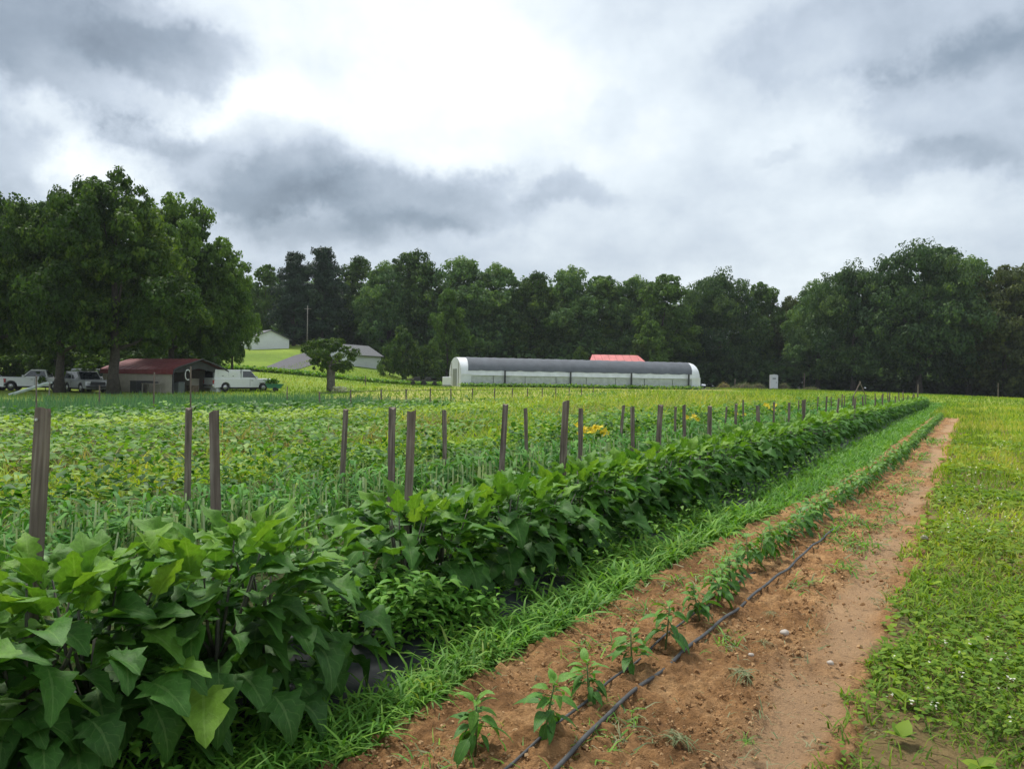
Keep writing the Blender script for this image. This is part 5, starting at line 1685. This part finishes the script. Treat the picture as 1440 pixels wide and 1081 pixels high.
# dry trash and thin weeds near the packed edge
a2 = field_pts(1.5, 12, -1.0, -.4, 420, 4.0, 1.2)
w2 = np.exp(-((a2[0] - 3.3) / .7) ** 2 - ((a2[1] + .78) / .16) ** 2) + .5 * np.exp(-((a2[0] - 5.2) / .5) ** 2 - ((a2[1] + .8) / .1) ** 2)
a2 = filt(a2, rng.random(a2.shape[1]) < w2 * .9)
blades(D, a2, T_BLADE2, .04, .11, .1, .9, .02, R(-5), R(60), .9)
a4 = field_pts(1.5, 9, -.6, .6, 900, 4.0, 1.4)
blades(D, filt(a4, vnoise(a4[0] * 3, a4[1] * 3, 68) > .5), T_BLADE2, .03, .09, .2, 1, -.005, R(-5), R(45), 1.2)
a3 = field_pts(1.5, 20, -2.2, -.5, 60, 4.0, 1.2)
blades(D, a3, T_BLADE2, .03, .08, .2, 1, .025, R(-10), R(40), 1.2)
tag(link('bed_weeds', S.mesh('bed_weeds', 'weed')), 'low green weeds along the drip hose and in patches on the bed', 'weeds', kind='stuff')
tag(link('withered_weeds', D.mesh('withered_weeds', 'dryweed')), 'wilted grey-green weeds lying on the bare soil', 'weeds', kind='stuff')


def weed_tuft(px, py, n, L, lab, mat='weed', flat=.5):
    p = ground(px, py); S = Soup()
    S.put(T_BLADE3, np.concatenate([rng.normal(0, L * .18, (n, 2)), np.zeros((n, 1))], 1), U(0, 6.28, n), U(.05, 1.2, n) * flat, U(-.5, .5, n), U(.5, 1.1, n) * L, U(.2, .9, n))
    o = link('weed_tuft', S.mesh('weed_tuft', mat)); o.location = (p.x, p.y, .045); tag(o, lab, 'weed')


weed_tuft(1045, 955, 60, .13, 'flattened green weed on the soil below the pale stone', 'dryweed', .3)
weed_tuft(955, 1050, 55, .12, 'weed tuft on the soil at the bottom border right of the hose', 'dryweed')
weed_tuft(1075, 912, 26, .09, 'thin wilted weed just left of the pale stone', 'dryweed', .3)
weed_tuft(1050, 1058, 26, .07, 'small bright weed seedling at the bottom of the bed', 'weed', 1.2)
weed_tuft(1085, 700 + 170, 30, .08, 'wilted weed beside the hose bend', 'dryweed', .4)
weed_tuft(1228, 850, 34, .07, 'dry weed near the packed right edge of the bed', 'dryweed', .5)


# ------------------------------------------------------------------ field crops behind the eggplants (dense, uncountable rows)
def crop(nm, label, mat, tpl, s0, s1, u0, u1, dens, hgt, Lr, tl, th_, period=None, pit=(-.6, .5), p=1.15, dref=6.0, keep=None, zexp=.45, fill=.8, tintfn=None, S=None, hn=.25, wide=1.0):
    own = S is None
    if own: S = Soup()
    a = field_pts(s0, s1, u0, u1, dens, dref, p)
    n = a.shape[1]
    if keep is not None: a = filt(a, keep(a[0], a[1])); n = a.shape[1]
    P_ = period or (u1 - u0)
    off = ((a[1] - u0) % P_) / P_ * 2 - 1
    arch = np.clip(1 - np.abs(off / fill) ** 3, 0, 1)
    a = filt(a, arch > .02); arch = arch[arch > .02]; n = a.shape[1]
    hvar = 1 - hn + 2 * hn * vnoise(a[0] * 1.7 + 11, a[1] * 1.1 + 11, 81)
    z = H(a[2], a[3]) + hgt * hvar * arch ** .6 * U(0.0, 1, n) ** zexp
    L = U(*Lr, n) * a[4] ** .8
    tint = U(tl, th_, n) + .12 * (vnoise(a[0] * .9 + 3, a[1] * .9 + 3, 82) - .5)
    if tintfn is not None: tint = tint + tintfn(a[0], a[1])
    S.put(tpl, np.stack([a[2], a[3], z], 1), U(0, 6.28, n), U(*pit, n), U(-.4, .4, n), np.stack([L * wide, L, L], 1), np.clip(tint, 0, 1))
    if own: tag(link(nm, S.mesh(nm, mat)), label, 'crop', kind='stuff')
    return S


crop('pepper_row', 'dense glossy pepper row just behind the eggplants', 'pepper', T_PEP, -1.5, 75, -5.05, -4.0, 520, .55, (.07, .12), .1, .66, pit=(-1.0, .25), dref=5.5, fill=1.0)

# strap-leaved row with pale upright stems
S = Soup(); a = field_pts(-1.5, 74, -6.5, -5.5, 260, 6.0, 1.25); n = a.shape[1]
h_ = U(.34, .60, n)
S.put(T_STRAP, np.stack([a[2], a[3], h_ * U(.55, 1, n)], 1), U(0, 6.28, n), U(.1, 1.2, n), U(-.4, .4, n), np.stack([U(.4, .6, n) * a[4] * .8, U(.28, .48, n) * np.sqrt(a[4]), U(.28, .48, n) * np.sqrt(a[4])], 1), np.clip(U(.25, .95, n), 0, 1))
crop('x', 'x', None, T_FOLD, -1.5, 74, -6.75, -5.35, 60, .45, (.08, .14), .15, .7, S=S, fill=1.1)
tag(link('leek_row', S.mesh('leek_row', 'leek')), 'row of arching strap leaves behind the peppers', 'crop', kind='stuff')
S = Soup(); a = field_pts(-1.5, 40, -6.6, -5.2, 70, 6.0, 1.0); n = a.shape[1]
S.put(T_STEM, np.stack([a[2], a[3], np.zeros(n)], 1), U(-.6, .6, n), U(1.35, 1.75, n), U(-.1, .1, n), np.stack([U(.012, .022, n) * a[4], U(.35, .6, n), np.ones(n)], 1), U(0, 1, n))
tag(link('leek_stems', S.mesh('leek_stems', 'palestem')), 'pale upright stems below the arching strap leaves', 'crop', kind='stuff')

crop('squash_rows', 'broad-leaved bright green squash rows in the left middle ground', 'crop', T_FOLD, -3, 74, -9.4, -7.0, 420, .60, (.06, .13), .10, .85, period=2.3, pit=(-.7, .6), fill=.78, tintfn=lambda s, u: .22 * np.sin(u * 2.73 + 1.2) + .06, hn=.45)
S = Soup(); a = field_pts(-3, 74, -11.7, -9.5, 330, 8.0, 1.3)
a = filt(a, np.abs(((a[1] + 30) % 1.1) / 1.1 - .5) < .36)
blades(S, a, T_BLADE2, .26, .52, .42, .92, 0, R(35), R(88), .8, tintfn=lambda s, u: .3 * (vnoise(s * .5 + 2, u * .9 + 2, 86) - .5))
tag(link('feathery_rows', S.mesh('feathery_rows', 'grass')), 'bright yellow-green feathery rows behind the squash', 'crop', kind='stuff')
S = Soup(); a = field_pts(-3, 60, -9.6, -6.9, 60, 7.0, 1.2)
a = filt(a, vnoise(a[0] * .5 + 4, a[1] * .8 + 4, 87) > .42)
blades(S, a, T_STRAP, .35, .62, .4, 1.0, .12, R(50), R(92), .7)
tag(link('tall_strap_weeds', S.mesh('tall_strap_weeds', 'crop')), 'light green spiky growth standing among the squash rows', 'weeds', kind='stuff')
# grassy weeds with pinkish seed heads
S = Soup(); a = field_pts(-3, 40, -15.5, -11.8, 220, 8.0, 1.3); a = filt(a, vnoise(a[0] * .35 + 5, a[1] * .5 + 5, 88) > .56)
blades(S, a, T_BLADE2, .3, .65, .1, .75, 0, R(45), R(90), .5)
tag(link('seed_grass', S.mesh('seed_grass', 'straw')), 'pinkish seed-headed grass among the left rows', 'grass', kind='stuff')
crop('low_weeds', 'mixed green weeds under the seed-headed grass', 'crop', T_FOLD, -3, 42, -15.5, -11.6, 200, .42, (.08, .14), .30, .90, fill=2)
crop('bean_rows', 'dark green bean rows across the left field', 'crop', T_FOLD, -4, 40, -18.6, -15.5, 260, .40, (.07, .13), .12, .72, period=1.55, fill=.95)
crop('lettuce_rows', 'very light green low rows in the left field', 'crop', T_FOLD, -4, 46, -21.6, -18.6, 260, .50, (.08, .13), .80, 1.0, period=1.0, fill=1.0)
crop('far_bean_rows', 'dark bushy bean rows in front of the far stakes', 'crop', T_FOLD, -5, 66, -28.6, -21.6, 190, .48, (.08, .15), .08, .68, period=1.75, fill=.9, keep=lambda s, u: (s < 34) | (u < -26.6), tintfn=lambda s, u: .25 * (vnoise(s * .15 + 9, u * .4 + 9, 84) - .5))
# airy pale herb patch in the middle of the field
S = Soup(); a = field_pts(14, 74, -26.6, -7.4, 150, 8.0, 1.35)
k = (a[0] > 20 - 1.2 * (a[1] + 12)) & (a[0] > 34) | ((a[0] > 19) & (a[1] > -18.5) & (a[1] < -11.4)) | ((a[0] > 40) & (a[1] < -18))
a = filt(a, k)
blades(S, a, T_BLADE2, .30, .62, .45, 1.0, 0, R(40), R(90), .55, tintfn=lambda s, u: .25 * (vnoise(s * .25 + 2, u * .5 + 2, 85) - .5))
tag(link('pale_herbs', S.mesh('pale_herbs', 'grass')), 'airy pale green growth in the middle of the field', 'crop', kind='stuff')
crop('mixed_rows', 'mixed green vegetable rows on the right half of the field', 'crop', T_FOLD, 16, 74, -12.0, -6.8, 200, .55, (.07, .14), .2, .85, period=1.7, fill=1.0, keep=lambda s, u: (s > 20), hn=.4)
# blue-green onions on the left
S = Soup(); a = field_pts(-6, 46, -45, -28.6, 120, 16.0, 1.3)
k = (a[0] < 41 + 3 * np.sin(a[1])) & (np.abs(((a[1] + 60) % 1.6) / 1.6 - .5) < .36)
blades(S, filt(a, k), T_BLADE1, .28, .48, .1, .9, 0, R(50), R(90), .55)
tag(link('onion_rows', S.mesh('onion_rows', 'onion')), 'blue-green onion rows in front of the parked cars', 'crop', kind='stuff')
# hay strip and rough grass before the tunnel and on the rise
S = Soup(); n = 62000; X = U(-30, 105, n); Y = U(60, 116, n)
s = X * SA + Y * CA; u = X * CA - Y * SA
k = ((u < -29) | (s > 76)) & ~((Y > 88) & (X > -9) & (X < 29)) & (np.abs(X) < .75 * Y)
X, Y = X[k], Y[k]; n = len(X)
S.put(T_BLADE1, np.stack([X, Y, H(X, Y)], 1), U(0, 6.28, n), U(.9, 1.57, n), U(-.5, .5, n), np.stack([U(.6, 1.3, n), U(.10, .32, n), U(.2, .3, n)], 1), np.clip(.55 + .55 * (vnoise(X * .12 + 9, Y * .25 + 9, 91) - .4) + rng.normal(0, .13, n), 0, 1))
tag(link('hay_strip', S.mesh('hay_strip', 'grass')), 'yellowing hay grass between the field and the greenhouse tunnel', 'grass', kind='stuff')
# rough growth along the ditch at the foot of the rise and round the tunnel base
S = Soup(); n = 9000
X = U(-40, -8, n); Y = 93 + U(-1.2, 1.2, n) + (X + 40) * .03
t_ = rng.random(3500) * TUN_L; X = np.concatenate([X, TUN_A.x + t_ * math.cos(TUN_TH)]); Y = np.concatenate([Y, TUN_A.y + t_ * math.sin(TUN_TH) - U(.3, 1.6, 3500)]); n = len(X)
S.put(T_FOLD, np.stack([X, Y, H(X, Y) + U(0, .35, n)], 1), U(0, 6.28, n), U(-.3, 1, n), U(-.4, .4, n), U(.2, .45, n), U(.3, .95, n))
tag(link('ditch_growth', S.mesh('ditch_growth', 'crop')), 'rough growth along the ditch and the foot of the tunnel', 'weeds', kind='stuff')


# yellow flowering plants
def flower_clump(px, py, u, w, n, lab):
    s_, z_ = row_s(px, py, u); X, Y = SU(s_, u)
    t = thing('flowering_plant', lab, 'flowering plant', (X, Y, 0))
    S = Soup(); m = 170
    S.put(T_PEP, np.stack([rng.normal(0, w * .45, m), rng.normal(0, w * .45, m), U(.15, z_ * .95, m)], 1), U(0, 6.28, m), U(-.6, .6, m), U(-.3, .3, m), U(.10, .18, m), U(.3, .8, m))
    link('foliage', S.mesh('foliage', 'crop'), None, t)['kind'] = 'stuff'
    tp_ = [t_leaf(2, 1, .5, .3, .2)]
    for i in range(n):
        c = (rng.normal(0, w * .5), rng.normal(0, w * .4), z_ + rng.uniform(-.10, .10))
        F = Soup(); k = 12
        F.put(tp_[0], np.zeros((k, 3)), np.linspace(0, 6.28, k) + U(-.15, .15, k), U(-.1, .7, k), U(-.2, .2, k), U(.09, .13, k), U(0, 1, k))
        o = link('blossom', F.mesh('blossom', 'flower'), None, t); o.location = c; o.rotation_euler = (rng.uniform(.2, .9), rng.uniform(-.4, .4), 0)


flower_clump(838, 605, -6.9, .33, 13, 'largest yellow-flowering clump, in mid field between two stakes')
flower_clump(1078, 572, -6.5, .45, 6, 'small yellow-flowering plant at the right beside a row stake')
flower_clump(972, 586, -6.7, .3, 3, 'faint yellow-flowering plant between the two other yellow clumps')
flower_clump(1042, 580, -6.6, .25, 2, 'tiny yellow-flowering plant left of the small right-hand yellow clump')


# ------------------------------------------------------------------ summer haze over the farm
hm = bpy.data.materials.new('haze'); hm.use_nodes = True
hn = hm.node_tree; hn.nodes.clear()
ho = hn.nodes.new('ShaderNodeOutputMaterial'); hv = hn.nodes.new('ShaderNodeVolumePrincipled')
hv.inputs['Color'].default_value = (.86, .92, .97, 1); hv.inputs['Density'].default_value = .00020
hn.links.new(hv.outputs[0], ho.inputs['Volume'])
o = MB().box(-720, 720, -80, 1020, -1.2, 42).build('haze', hm)
o['kind'] = 'stuff'; o['label'] = 'thin pale summer haze over the farm'
